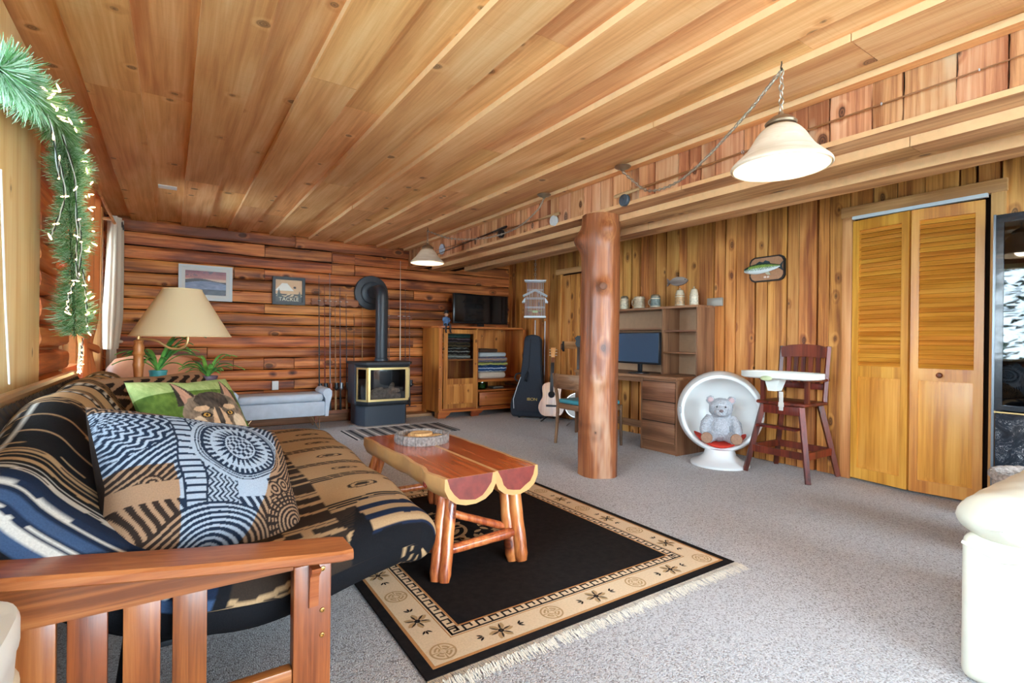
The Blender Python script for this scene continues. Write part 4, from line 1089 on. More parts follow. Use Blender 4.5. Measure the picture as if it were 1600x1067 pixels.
obj('shelf', MB().bb(-.40, .08, -.005, .06, .1225, .1335).bb(.08, 1.0, .02, .06, .1225, .1335), RK, lr); obj('front_lip', MB().bb(-.40, .08, -.010, -.0052, .11, .150), RK, lr)
for x in (-.38, .05): obj('foot', MB().bb(x, x + .025, .0, .055, 0, .1224), RK, lr)

# ================================================================== PICTURES
def picture(name, label, x0, x1, z0, z1, fw, fmat, mat_w, fn, nx=120, nz_=80):
    c = ((x0 + x1) / 2, 6.872, (z0 + z1) / 2); w, h = (x1 - x0) / 2, (z1 - z0) / 2
    t = thing(name, label, 'picture', c)
    f = MB()
    for (a, b, c_, d) in ((-w, w, h - fw, h), (-w, w, -h, -h + fw), (-w, -w + fw, -h + fw, h - fw), (w - fw, w, -h + fw, h - fw)): f.bb(a, b, -.018, .012, c_, d)
    obj('frame', f, fmat, t); iw, ih = w - fw, h - fw
    if mat_w:
        m = MB()
        for (a, b, c_, d) in ((-iw, iw, ih - mat_w, ih), (-iw, iw, -ih, -ih + mat_w), (-iw, -iw + mat_w, -ih + mat_w, ih - mat_w), (iw - mat_w, iw, -ih + mat_w, ih - mat_w)): m.bb(a, b, -.010, -.004, c_, d)
        obj('mount', m, plain('picture_mount', (222, 222, 216), .7), t); iw -= mat_w; ih -= mat_w
    m = MB(); m.grid(lambda u, v: (-iw + 2 * iw * u, -.003, -ih + 2 * ih * v), nx, nz_)
    o = obj('print', m, vcol('picture_print', .4, 0), t, smooth=0, fix=False)
    paint(o, (fn(i / (nx - 1), j / (nz_ - 1)) for i in range(nx) for j in range(nz_)))
    return t
def sunset(u, v):
    n = nz(u * 4, v * 9) * .5 + nz(u * 11, v * 22) * .4
    if v > .68:
        k = (v - .68) / .32; c = (206 - 60 * k + 50 * n, 130 - 46 * k + 40 * n, 122 - 30 * k + 40 * n)
        if n > .22: c = (110, 90, 98)
    elif v > .62 + .06 * math.sin(u * 5): c = (230, 190, 160)
    elif v > .44 + .14 * math.sin(u * 2.6 + .3):
        c = (64 + 40 * n, 56 + 34 * n, 62 + 36 * n)
    elif v > .24:
        c = (128 + 60 * n, 138 + 60 * n, 168 + 60 * n)
    else: c = (74 + 50 * n, 76 + 50 * n, 88 + 50 * n)
    return tuple(max(6, min(250, q)) for q in c)
picture('landscape_picture', 'white framed sunset shore print above the lampshade', .063, .597, 1.492, 1.895, .03, plain('white_frame', (218, 222, 220), .5), .035, sunset)
def tackle(u, v):
    c = (226, 178, 128)
    if v < .36: c = (70, 62, 52)
    if v < .36 and v > .24 and nz(u * 9, v * 14) > .1: c = (226, 196, 150)
    if math.hypot((u - .72) / .055, (v - .66) / .05) < 1: c = (60, 44, 36)
    if .48 < v < .84 and abs(u - (.34)) < .34 - .8 * max(0, v - .52) * 1.0 * .95: c = (244, 236, 220) if v > .5 else c
    for (x, y0, y1, w) in ((.13, .22, .62, .13), (.9, .24, .52, .09)):
        if y0 < v < y1:
            k = (y1 - v) / (y1 - y0)
            if abs(u - x) < w * k * (.7 + .3 * math.sin(v * 90)): c = (50, 56, 46)
    if .12 < v < .2 and False: c = (0, 0, 0)
    return c
pt = picture('tackle_picture', 'small black framed print lettered TACKLE', 1.03, 1.41, 1.487, 1.832, .035, plain('black_frame', (34, 28, 26), .45), 0, tackle, 90, 80)
def text(body, size, mat, parent, loc, rot, name='lettering', ext=.0008, spacing=1.0, font_scale=1.0):
    cu = bpy.data.curves.new(name, 'FONT'); cu.body = body; cu.size = size; cu.align_x = 'CENTER'; cu.align_y = 'CENTER'; cu.extrude = ext; cu.space_character = spacing
    tmp = bpy.data.objects.new('tmp', cu); COL.objects.link(tmp); dg = bpy.context.evaluated_depsgraph_get()
    me = bpy.data.meshes.new_from_object(tmp.evaluated_get(dg)); bpy.data.objects.remove(tmp)
    me.materials.clear(); me.materials.append(mat)
    o = bpy.data.objects.new(name, me); COL.objects.link(o); o.parent = parent; o.location = loc; o.rotation_euler = rot; o.scale = (font_scale, 1, 1)
    return o
CREAM = plain('cream_print', (238, 226, 196), .6)
text('TACKLE', .062, CREAM, pt, (0, -.0045, -.105), (PI / 2, 0, 0), spacing=1.05)
tag(obj('wall_outlet', MB().rbox((1.075, 6.876, .485), (.075, .016, .11), .005).bb(1.06, 1.09, 6.8665, 6.869, .495, .515).bb(1.06, 1.09, 6.8665, 6.869, .455, .475), WHITE), 'white wall outlet on the logs just above the pale bench', 'outlet')

# ================================================================== PALE BENCH
VELV = plain('pale_velvet', (206, 216, 228), .8, noisy=.08, nscale=14, bump=.1)
bn = thing('storage_bench', 'pale blue velvet bench with rolled ends on hairpin legs', 'bench', (1.055, 6.45, 0))
bx = .50
obj('box', MB().rbox((0, 0, .245), (2 * bx - .06, .38, .17), .015), VELV, bn)
obj('seat_pad', MB().rbox((0, -.005, .375), (2 * bx - .10, .40, .09), .04, 4), VELV, bn)
for s in (-1, 1):
    m = MB(); prof = [(.0, .155), (.035 * s, .155), (.05 * s, .30), (.075 * s, .40), (.075 * s, .45), (.045 * s, .482), (.0, .475), (-.03 * s, .44), (-.02 * s, .40), (.0, .36)]
    m.prism([(s * (bx - .03) + a, b) for a, b in prof], -.20, .20, 'y'); obj('rolled_end', m, VELV, bn, smooth=60)
for sx in (-1, 1):
    for sy in (-1, 1):
        x, y = sx * .36, sy * .14
        obj('hairpin_leg', MB().tube([(x - .035 * 1, y, .158), (x + sx * .045, y + sy * .02, .012), (x + sx * .05, y + sy * .022, .005), (x + sx * .055, y + sy * .02, .012), (x + .055 * 1, y, .158)], .005, 6), plain('copper_wire', (176, 136, 100), .35, .8), bn)

# ================================================================== PINE MEDIA CABINET
W_CAB = wood('cabinet_pine', (232, 162, 84), (212, 136, 60), (170, 94, 38), axis=2, rough=.38, knots=.35, kscale=8, ksize=.12, var=.05, coat=.25, bump=.1)
W_CABX = wood('cabinet_pine_across', (216, 132, 62), (192, 104, 44), (150, 72, 28), axis=0, rough=.38, knots=.2, kscale=4, ksize=.1, var=.05, coat=.25, bump=.1)
cab = thing('media_cabinet', 'pine media cabinet with a glazed door and an open bay below the television', 'cabinet', (3.74, 6.60, 0))
CW, CF, CB = .715, -.28, .26
obj('side_panel', MB().bb(-CW, -CW + .025, CF + .02, CB, .08, 1.235), W_CAB, cab); obj('side_panel', MB().bb(CW - .025, CW, CF + .02, CB, .08, 1.235), W_CAB, cab)
obj('divider', MB().bb(-.135, -.105, CF, CB, .10, 1.235), W_CAB, cab); obj('back_panel', MB().bb(-CW + .025, CW - .025, CB - .012, CB, .10, 1.235), W_CAB, cab)
obj('bottom_panel', MB().bb(-CW + .025, CW - .025, CF + .02, CB - .012, .10, .125), W_CABX, cab)
poly = [(-CW - .02, CB + .01), (-CW - .02, CF + .12), (-CW + .07, CF - .02), (CW - .07, CF - .02), (CW + .02, CF + .12), (CW + .02, CB + .01)]
obj('top_panel', MB().prism(poly, 1.2355, 1.262, 'z'), W_CABX, cab)
obj('front_stile', MB().bb(-CW, -CW + .05, CF, CF + .02, .10, 1.235), W_CAB, cab); obj('front_stile', MB().bb(CW - .05, CW, CF, CF + .02, .10, 1.235), W_CAB, cab)
obj('base_rail', MB().bb(-CW, CW, CF - .01, CF + .02, .075, .105), W_CABX, cab)
for x in (-CW, -.20, CW - .14):
    obj('bracket_foot', MB().prism([(x - .01, .0), (x + .10, .0), (x + .115, .025), (x + .15, .04), (x + .18, .075), (x - .01, .075)] if x < 0 else [(x - .03, .075), (x, .04), (x + .03, .025), (x + .05, 0), (x + .15, 0), (x + .15, .075)], CF - .008, CF + .02, 'y'), W_CABX, cab)
obj('bracket_foot', MB().bb(-CW, -CW + .02, CF + .05, CF + .12, 0, .079).bb(-CW, -CW + .02, CB - .1, CB, 0, .079), W_CAB, cab)
# glazed door over a raised panel
dx0, dx1 = -.655, -.14; dd = MB(); y0, y1 = CF - .022, CF - .001
dd.bb(dx0, dx0 + .06, y0, y1, .13, 1.215).bb(dx1 - .055, dx1, y0, y1, .13, 1.215).bb(dx0 + .06, dx1 - .055, y0, y1, 1.16, 1.215).bb(dx0 + .06, dx1 - .055, y0, y1, .13, .19).bb(dx0 + .06, dx1 - .055, y0, y1, .46, .54)
dr = obj('door', dd, W_CAB, cab, center=False)
obj('glass_pane', MB().bb(dx0 + .06, dx1 - .055, CF - .012, CF - .009, .54, 1.16), glass('cabinet_glass', (240, 242, 242), .0), dr, center=False)
obj('raised_panel', MB().bb(dx0 + .06, dx1 - .055, CF - .012, CF - .004, .19, .46).bb(dx0 + .085, dx1 - .08, CF - .019, CF - .0125, .215, .435), W_CAB, dr, center=False)
obj('knob', MB().ell((dx1 - .025, y0 - .014, .74), (.012, .014, .012), 12, 8), W_CABX, dr, center=False)
for z in (.25, 1.08): obj('hinge', MB().cyl((dx0 - .006, y0 + .002, z - .03), (dx0 - .006, y0 + .002, z + .03), .007, n=10), plain('antique_brass', (150, 118, 70), .35, .9), dr, center=False)
obj('shelf', MB().bb(-CW + .026, -.136, CF + .03, CB - .013, .785, .805), W_CABX, cab); obj('shelf', MB().bb(-.104, CW - .026, CF + .01, CB - .013, .475, .515), W_CABX, cab)
obj('shelf', MB().bb(-.104, CW - .026, CF + .01, CB - .013, .34, .362), W_CABX, cab)
dw = obj('drawer', MB().rbox((.275, CF - .008, .235), (.72, .024, .19), .006), W_CABX, cab, center=False)
obj('knob', MB().ell((.01, CF - .034, .26), (.014, .016, .014), 12, 8), W_CAB, dw, center=False); obj('knob', MB().ell((.54, CF - .034, .26), (.014, .016, .014), 12, 8), W_CAB, dw, center=False)
# blankets, each folded one a thing
def blanket(label, x, y, z, w, d, h, cols, group, wob=0):
    t = NT('blanket_%d' % len(bpy.data.materials)); tc = t.n('ShaderNodeTexCoord').outputs['Object']; xx = t.n('ShaderNodeSeparateXYZ', Vector=tc)
    q = t.math('FRACT', t.math('ADD', t.math('MULTIPLY', xx.outputs[2], 22.0), t.math('MULTIPLY', t.noise(tc, 14, 2), .9)))
    stops = [(i / len(cols), c) for i, c in enumerate(cols)]
    col = t.ramp(q, stops) if len(cols) > 1 else t.mix(.2, lin(cols[0]), t.ramp(t.noise(tc, 30, 2), [(0.3, cols[0]), (.7, tuple(int(k * .8) for k in cols[0]))]))
    for nd in t.nt.nodes:
        if nd.type == 'VALTORGB' and len(cols) > 1: nd.color_ramp.interpolation = 'CONSTANT'
    t.put(t.b.inputs['Base Color'], col); t.b.inputs['Roughness'].default_value = .95; t.bump(t.noise(tc, 160, 2), .4, .004)
    m = MB().rbox((0, 0, h / 2), (w, d, h), h * .45, 3)
    m.v = [(a + .008 * nz(c * 60, b * 5, x), b + .006 * nz(a * 5, c * 60, x), c * (1 + .05 * nz(a * 8, b * 8, z))) for a, b, c in m.v]
    o = obj('folded_blanket', m, t.mat, None, smooth=60, center=False); o.location = (3.74 + x, 6.60 + y, z + .0008); return tag(o, label, 'blanket', group)
zb = .805
for (h, cols_, lab) in ((.055, [(190, 186, 176), (120, 112, 104)], 'grey folded blanket at the bottom of the stack behind the glass door'), (.10, [(30, 28, 28), (30, 28, 28), (220, 212, 196), (34, 30, 30), (30, 28, 28)], 'black folded blanket with white arrow marks behind the glass door'), (.07, [(96, 74, 48), (40, 36, 34), (130, 108, 70)], 'brown and olive folded blanket in the middle of the stack behind the glass door'), (.06, [(60, 40, 44), (150, 120, 120), (44, 36, 40)], 'plum striped folded blanket second from the top behind the glass door'), (.055, [(40, 70, 66), (70, 104, 96)], 'teal folded blanket on top of the stack behind the glass door')):
    blanket(lab, -.40, -.05, zb, .42, .34, h, cols_, 'blankets behind the glass door'); zb += h + .0025
zb = .515
for (h, cols_, lab, w) in ((.095, [(226, 208, 186)], 'cream folded blanket at the bottom of the stack in the open bay', .46), (.09, [(30, 66, 112), (40, 84, 132), (210, 220, 226), (28, 56, 104)], 'blue and white folded blanket in the open bay', .50), (.045, [(150, 158, 84), (54, 78, 104), (200, 192, 110)], 'thin yellow and blue folded blanket in the open bay', .52), (.075, [(160, 132, 112), (178, 150, 126), (86, 96, 130)], 'tan and slate folded blanket second from the top in the open bay', .51), (.065, [(198, 206, 208)], 'pale grey folded blanket on top of the stack in the open bay', .46), (.05, [(70, 48, 34), (92, 62, 44)], 'dark brown folded blanket at the back of the top of the open bay stack', .32)):
    blanket(lab, .18 if h != .05 else .10, -.06, zb, w, .34, h, cols_, 'blankets in the open bay'); zb += h + .0025
gj = thing('green_bowl', 'glass bowl of bright green marbles in the cabinet opening', 'bowl', (3.74 + .03, 6.60 - .15, .3625))
obj('bowl', MB().lathe([(.06, .0), (.085, .02), (.095, .06), (.092, .105), (.088, .105), (.089, .06), (.078, .02)], n=24, cap=False), glass('green_glass', (150, 200, 150), .06), gj)
gm = plain('green_marble', (120, 200, 60), .2, coat=.5)
m0 = None
for i in range(16):
    a = i * 2.4; r_ = .055 * math.sqrt((i % 8 + .5) / 8); p = (r_ * math.cos(a), r_ * math.sin(a), .020 + .032 * (i // 8))
    if m0 is None: m0 = obj('marble', MB().ell((0, 0, 0), (.017, .017, .017), 10, 8), gm, gj); m0.location = p
    else: share('marble', m0, gj, p)
for k, (c_, lab) in enumerate((((60, 60, 64), 'dark flat disc case lying in the cabinet opening'), ((150, 140, 120), 'pale flat disc case lying on the dark one'))):
    tag(obj('disc_case', MB().rbox((3.74 + .30, 6.60 - .12, .3628 + .014 * k + .0065), (.19 - .02 * k, .14, .013), .002), plain('case_%d' % k, c_, .35)), lab, 'case', 'disc cases in the cabinet')
# television
tv = thing('television', 'flat black television standing on the pine cabinet', 'television', (3.82, 6.58, 1.2625))
obj('bezel', MB().rbox((0, 0, .265), (.93, .045, .43), .006), plain('tv_black', (20, 20, 22), .25), tv); obj('screen', MB().bb(-.445, .445, -.0245, -.0230, .07, .462), plain('tv_screen', (10, 11, 13), .08), tv)
obj('stand', MB().rbox((0, 0, .006), (.42, .20, .011), .004).bb(-.05, .05, -.015, .015, .010, .055), plain('tv_black', (20, 20, 22), .25), tv)
# sitting cowboy figure with dangling legs
cwb = thing('cowboy_figurine', 'small seated cowboy doll with a black hat and blue shirt on the cabinet corner', 'figurine', (3.13, 6.335, 1.2625))
JEAN = plain('doll_dark', (40, 36, 40), .8); SHIRT = plain('doll_shirt', (86, 118, 160), .8); SKIN = plain('doll_skin', (200, 150, 120), .6)
obj('torso', MB().tube([(0, .0, .0), (0, .005, .05), (0, .0, .10), (0, -.005, .125)], [.034, .036, .040, .018], 12), SHIRT, cwb)
obj('head', MB().ell((0, -.008, .155), (.024, .026, .030), 14, 10), SKIN, cwb)
obj('hat', MB().lathe([(.056, .176), (.050, .172), (.030, .174), (.028, .205), (.018, .212), (.001, .209)], (0, -.008, 0), 18), plain('hat_black', (24, 22, 24), .8), cwb)
for s in (-1, 1):
    obj('leg', MB().tube([(s * .016, -.005, .018), (s * .030, -.055, .022), (s * .034, -.068, -.0), (s * .034, -.068, -.075), (s * .036, -.085, -.092)], [.016, .015, .013, .011, .010], 8), JEAN, cwb)
    obj('arm', MB().tube([(s * .036, 0, .110), (s * .052, -.012, .075), (s * .022, -.045, .055)], [.013, .011, .009], 8), SHIRT, cwb)
# ================================================================== CORNER BY THE FAR RIGHT
WIRE = plain('white_wire', (226, 230, 232), .45)
def chain(m, pts, link=.030, r=.0028, w=.009):
    """interlocked oval links along a polyline"""
    P = [Vector(p) for p in pts]; d = [0]
    for a, b in zip(P[:-1], P[1:]): d.append(d[-1] + (b - a).length)
    n = int(d[-1] / (link * .8)); j = 0
    for i in range(n):
        s = (i + .5) * d[-1] / n
        while j < len(P) - 2 and d[j + 1] < s: j += 1
        t = (s - d[j]) / max(1e-6, d[j + 1] - d[j]); c = P[j].lerp(P[j + 1], t); tg = (P[j + 1] - P[j]).normalized()
        ref = Vector((0, 0, 1)) if abs(tg.z) < .9 else Vector((1, 0, 0)); u = tg.cross(ref).normalized(); v = tg.cross(u)
        q = u if i % 2 else v
        m.tube([c + tg * (math.cos(a) * link / 2) + q * (math.sin(a) * w) for a in np.linspace(0, 2 * PI, 9)[:-1]], r, 4, closed=True)
    return m
cg = thing('bird_cage', 'white wire house shaped bird cage hanging by a chain in the corner', 'bird cage', (4.17, 5.70, 1.385), math.radians(-36))
def bars(m, x0, x1, y0, y1, z0, z1, n, r=.0022):
    for i in range(n + 1):
        t = i / n
        for (a, b) in ((x0 + (x1 - x0) * t, y0), (x0 + (x1 - x0) * t, y1), (x0, y0 + (y1 - y0) * t), (x1, y0 + (y1 - y0) * t)): m.cyl((a, b, z0), (a, b, z1), r, n=4)
    for z in (z0, (z0 + z1) / 2, z1): m.tube([(x0, y0, z), (x1, y0, z), (x1, y1, z), (x0, y1, z)], r * 1.6, 5, closed=True)
    return m
obj('tray', MB().rbox((0, 0, .012), (.30, .24, .024), .006), WIRE, cg)
obj('wire_body', bars(MB(), -.135, .135, -.105, .105, .024, .27, 12), WIRE, cg)
obj('wire_tower', bars(MB(), -.11, .11, -.085, .085, .27, .50, 10), WIRE, cg)
obj('roof_top', MB().prism([(-.14, .50), (.14, .50), (.15, .515), (-.15, .515)], -.11, .11, 'y'), WIRE, cg)
pr_ = MB()
for s in (-1, 1):
    pr_.tube([(-.165, s * .13, .30), (0, s * .13, .385), (.165, s * .13, .30)], .005, 5)
    for q in (-1, 1): pr_.tube([(-.165 * q, -.13, .30), (-.165 * q, .13, .30)], .005, 5)
    for i in range(9): x = -.15 + .3 * i / 8; pr_.tube([(x, s * .13, .30), (x, s * .13, .385 - abs(x) / .165 * .085)], .002, 4)
for i in range(9):
    t = i / 8; 
    for q in (-1, 1): pr_.tube([(0, -.13 + .26 * t, .385), (q * .165, -.13 + .26 * t, .30)], .0022, 4)
obj('gable_roof', pr_, WIRE, cg)
side = MB()
for q in (-1, 1): side.prism([(q * .135, .215), (q * .175, .205), (q * .178, .215), (q * .137, .275)], -.10, .10, 'y')
obj('porch', side, WIRE, cg)
obj('perch', MB().cyl((-.10, 0, .10), (.10, 0, .10), .006, n=8), plain('perch_wood', (200, 190, 120), .6), cg)
obj('feeder', MB().rbox((0, -.085, .085), (.07, .03, .03), .006), plain('feeder_green', (200, 220, 150), .4), cg)
obj('chain', chain(MB(), [(0, 0, .517), (0, 0, .995)], .040, .0032, .011), plain('pewter_chain', (190, 186, 180), .4, .6), cg)['kind'] = 'stuff'
for (y, z1, lab) in ((6.17, 1.38, 'left thin white cable hanging down the board wall below the bird cage'), (5.93, 1.36, 'right thin white cable running down the board wall below the bird cage')):
    tag(obj('wall_cable', MB().tube([(4.524, y, 0.02), (4.522, y + .003, .5), (4.522, y, z1)], .008, 6), WIRE), lab, 'cable', 'cables below the bird cage')
# guitar case
CASE = plain('case_cloth', (58, 62, 70), .85, noisy=.15, nscale=180, bump=.25); CASED = plain('case_piping', (28, 29, 32), .7)
def gcase():
    tilt = Matrix.Rotation(math.radians(-7), 4, 'X')
    t = thing('guitar_case', 'black padded guitar case leaning in the corner', 'case', (4.17, 5.78, 0), math.radians(-50)); t.scale = (1.16, 1, 1)
    hv = [(0.0, .205), (.03, .225), (.12, .238), (.24, .225), (.36, .180), (.44, .150), (.52, .135), (.66, .122), (.80, .112), (.95, .105), (1.07, .098), (1.115, .075), (1.135, .02)]
    P = spline([(w, z, 0) for z, w in hv], 40); m = MB(); N = 18; vs = []
    half = [(p.x, p.y) for p in P]
    prof = [(0, .0)]
    T = .068
    ring = [(x, z) for x, z in half] + [(-x, z) for x, z in reversed(half)]
    for (k, y) in ((.93, -T - .0), (.985, -T + .012), (1, -T + .03), (1, T - .03), (.985, T - .012), (.93, T)):
        for (x, z) in ring: vs.append((x * k, y, .02 + (z - .5) * (k * .5 + .5) + .5))
    n = len(ring); fs = [(i * n + j, (i + 1) * n + j, (i + 1) * n + (j + 1) % n, i * n + (j + 1) % n) for i in range(5) for j in range(n)]
    fs += [tuple(range(n)), tuple(5 * n + j for j in range(n - 1, -1, -1))]
    m.add(vs, fs); o = obj('shell', m, CASE, t, smooth=50, center=False)
    o.matrix_local = tilt
    o2 = obj('piping', MB().tube([(x * .995, -T + .02, .02 + z) for x, z in ring], .006, 6, closed=True), CASED, o, center=False)
    pk = [(-.155, .09), (.155, .09), (.165, .25), (.12, .40), (-.12, .40), (-.165, .25)]
    obj('pocket', MB().prism(pk, -T - .018, -T - .0005, 'y'), CASE, o, center=False)
    obj('zip', MB().tube([(-.195, -T + .0, .12), (-.205, -T - .0, .25), (-.165, -T, .42), (-.125, -T, .56)], .004, 5), WIRE, o, center=False)
    obj('seam', MB().tube([(-.02, -T - .002, 1.10), (-.03, -T - .003, .7), (-.08, -T - .003, .5)], .004, 5), CASED, o, center=False)
    obj('handle', MB().tube([(-.17, -.01, .50), (-.215, -.01, .54), (-.20, -.01, .60), (-.135, -.01, .62)], .011, 8), CASED, o, center=False)
    obj('side_handle', MB().tube([(-.05, -T, .50), (-.06, -T - .03, .53), (-.045, -T - .03, .60), (-.04, -T, .63)], .010, 6), CASED, o, center=False)
    for x in (-.13, .13): obj('foot', MB().cyl((x, -.03, .018), (x, -.03, -.0), .012, n=8), CASED, t, center=False)
    text('IBON', .055, plain('gold_thread', (206, 176, 96), .5, .3), o, (.03, -T - .0195, .255), (PI / 2, 0, 0), name='stitched_logo', spacing=.95)
gcase()
# acoustic guitar on a floor stand
GTOP = wood('spruce_top', (226, 150, 70), (206, 126, 50), (170, 92, 32), axis=2, rough=.25, knots=0, var=.02, coat=.5, grain=2, bump=0); GSIDE = plain('guitar_side', (120, 64, 34), .3, coat=.4)
def guitar():
    t = thing('acoustic_guitar', 'acoustic guitar with a pale top standing beside the black case', 'guitar', (4.24, 5.40, 0), math.radians(-48)); t.scale = (.92, .92, .92)
    R = Matrix.Translation((0, 0, .07)) @ Matrix.Rotation(math.radians(-9), 4, 'X')
    hv = [(0, .09), (.03, .15), (.10, .185), (.18, .18), (.26, .138), (.32, .132), (.40, .142), (.45, .13), (.485, .08), (.495, .01)]
    P = [(p.x, p.y) for p in spline([(w, z, 0) for z, w in hv], 30)]; ring = [(x, z) for x, z in P] + [(-x, z) for x, z in reversed(P)]
    b = obj('body', MB().prism(ring, -.044, .05, 'y'), GSIDE, t, smooth=40, center=False); b.matrix_local = R
    top = obj('soundboard', MB().prism([(x * .995, z) for x, z in ring], -.048, -.0445, 'y'), GTOP, b, center=False)
    obj('sound_hole', MB().lathe([(.05, .0482), (.05, .0490), (.043, .0494), (.001, .0494)], (0, 0, .315), 24, R=Matrix.Rotation(PI / 2, 3, 'X')), plain('sound_hole', (24, 16, 12), .8), b, center=False)
    obj('bridge', MB().rbox((0, -.053, .15), (.15, .009, .028), .004), plain('ebony', (34, 24, 20), .4), b, center=False)
    obj('neck', MB().rbox((0, -.045, .61), (.052, .022, .50), .006), GSIDE, b, center=False); obj('fretboard', MB().rbox((0, -.059, .57), (.05, .005, .42), .001), plain('ebony', (34, 24, 20), .4), b, center=False)
    obj('headstock', MB().prism([(-.028, .86), (.028, .86), (.036, 1.0), (-.036, 1.0)], -.050, -.034, 'y'), GTOP, b, center=False)
    pg = MB()
    for z in (.89, .93, .97):
        for s in (-1, 1): pg.cyl((s * .03, -.04, z), (s * .058, -.04, z), .005, n=8)
    obj('tuner', pg, plain('tuner', (220, 210, 190), .4), b, center=False)['kind'] = 'stuff'
    st_ = MB().tube([(-.13, -.12, .01), (-.06, .0, .06), (0, .09, .12), (0, .13, .55)], .008, 8).tube([(.13, -.12, .01), (.06, .0, .06), (0, .09, .12)], .008, 8).tube([(0, .09, .12), (0, .22, .01)], .008, 8).tube([(-.11, -.09, .062), (-.11, .07, .058), (.11, .07, .058), (.11, -.09, .062)], .007, 8)
    obj('stand', st_, BLACK, t, center=False)
guitar()
def banjo():
    t = thing('banjo', 'white headed banjo with a black peghead behind the teal seated chair', 'banjo', (4.33, 4.98, 0), math.radians(-46))
    R = Matrix.Translation((0, 0, .08)) @ Matrix.Rotation(math.radians(-8), 4, 'X'); RX = Matrix.Rotation(PI / 2, 3, 'X')
    rim = obj('rim', MB().lathe([(.158, -.045), (.165, -.04), (.165, .035), (.158, .040), (.150, .040), (.150, -.045)], (0, 0, .17), 40, R=RX), plain('nickel', (190, 192, 196), .25, .9), t, center=False); rim.matrix_local = R
    obj('head', MB().lathe([(.149, .032), (.149, .036), (.001, .0365)], (0, 0, .17), 40, R=RX), plain('drum_head', (238, 238, 232), .5), rim, center=False)
    obj('neck', MB().rbox((0, -.02, .62), (.04, .022, .62), .006), plain('banjo_neck', (70, 48, 36), .4), rim, center=False)
    obj('peghead', MB().prism([(-.024, .92), (.024, .92), (.045, .97), (.034, 1.0), (.052, 1.04), (.02, 1.07), (-.02, 1.07), (-.052, 1.04), (-.034, 1.0), (-.045, .97)], -.03, -.014, 'y'), BLACK, rim, center=False)
    br = MB().rbox((0, -.044, .09), (.06, .012, .014), .002); obj('bridge', br, plain('maple', (200, 160, 100), .5), rim, center=False)
    obj('stand', MB().tube([(-.12, -.13, .008), (-.05, -.02, .075), (0, .08, .13), (0, .12, .5)], .006, 8).tube([(.12, -.13, .008), (.05, -.02, .075), (0, .08, .13)], .006, 8).tube([(0, .08, .13), (0, .2, .008)], .006, 8), plain('nickel', (190, 192, 196), .25, .9), t, center=False)
banjo()

# ================================================================== CHAIR AT THE DESK
W_CH = wood('walnut_chair', (146, 108, 74), (122, 84, 54), (86, 56, 34), axis=2, rough=.4, knots=0, var=.04, bump=.1); W_CHY = wood('walnut_chair_across', (156, 118, 82), (128, 90, 60), (92, 62, 40), axis=1, rough=.4, knots=0, var=.04, bump=.1)
ch = thing('desk_chair', 'brown wooden chair with a curved back and teal seat pushed up to the desk', 'chair', (3.64, 4.0, 0))
for s in (-1, 1):
    obj('rear_leg', MB().tube(spline([(-.265, s * .222, 0), (-.245, s * .222, .22), (-.24, s * .222, .43), (-.275, s * .222, .60), (-.30, s * .222, .735)], 14), [.017] * 7 + [.018, .018, .017, .016, .015, .014, .012], 10), W_CH, ch)
    obj('front_leg', MB().tube([(.245, s * .222, 0), (.235, s * .222, .42)], [.015, .018], 10), W_CH, ch)
    obj('side_rail', MB().rbox((0, s * .222, .395), (.46, .024, .055), .005), W_CHY, ch)
obj('front_rail', MB().rbox((.235, 0, .395), (.024, .42, .055), .005), W_CHY, ch); obj('rear_rail', MB().rbox((-.24, 0, .395), (.024, .42, .055), .005), W_CHY, ch)
obj('backrest', MB().grid(lambda u, v: ((lambda y, z, sd: (-.283 - .055 * (1 - (y / .24) ** 2) + sd - .1 * (z - .60), y, z))(-.24 + .48 * u, .585 + .15 * (v * 2 if v < .5 else 2 - v * 2), 0 if v < .5 else .018)), 24, 8, cv=True), W_CHY, ch, smooth=60)
obj('seat', MB().rbox((0, 0, .445), (.47, .44, .045), .02, 3), plain('teal_vinyl', (74, 150, 160), .4), ch)

# ================================================================== DESK, HUTCH AND WHAT STANDS ON THEM
W_DK = wood('desk_walnut', (166, 120, 86), (146, 100, 70), (116, 76, 50), axis=1, rough=.45, knots=0, var=.03, grain=1.6, bump=.05); W_DKZ = wood('desk_walnut_upright', (156, 112, 80), (136, 92, 64), (106, 68, 46), axis=2, rough=.45, knots=0, var=.03, grain=1.6, bump=.05)
dk = thing('desk', 'brown laminate desk with three drawers against the board wall', 'desk', (4.225, 3.87, 0))
dl, dx_ = .73, .275
obj('top', MB().rbox((0, 0, .725), (.56, 2 * dl, .03), .003), W_DK, dk)
obj('end_panel', MB().bb(-dx_ + .015, dx_, -dl, -dl + .018, 0, .7095), W_DKZ, dk); obj('end_panel', MB().bb(-dx_ + .015, dx_, -dl + .43, -dl + .448, 0, .7095), W_DKZ, dk); obj('end_panel', MB().bb(-dx_ + .015, dx_, dl - .018, dl, 0, .7095), W_DKZ, dk)
obj('modesty_rail', MB().bb(dx_ - .06, dx_ - .045, -dl + .449, dl - .019, .10, .18), W_DK, dk); obj('plinth', MB().bb(-dx_ + .03, -dx_ + .045, -dl + .019, -dl + .429, 0, .10), W_DK, dk)
obj('apron', MB().bb(-dx_ + .03, -dx_ + .045, -dl + .449, dl - .019, .665, .7095), W_DK, dk); obj('drawer_top_rail', MB().bb(-dx_ + .03, -dx_ + .045, -dl + .019, -dl + .429, .69, .7095), W_DK, dk)
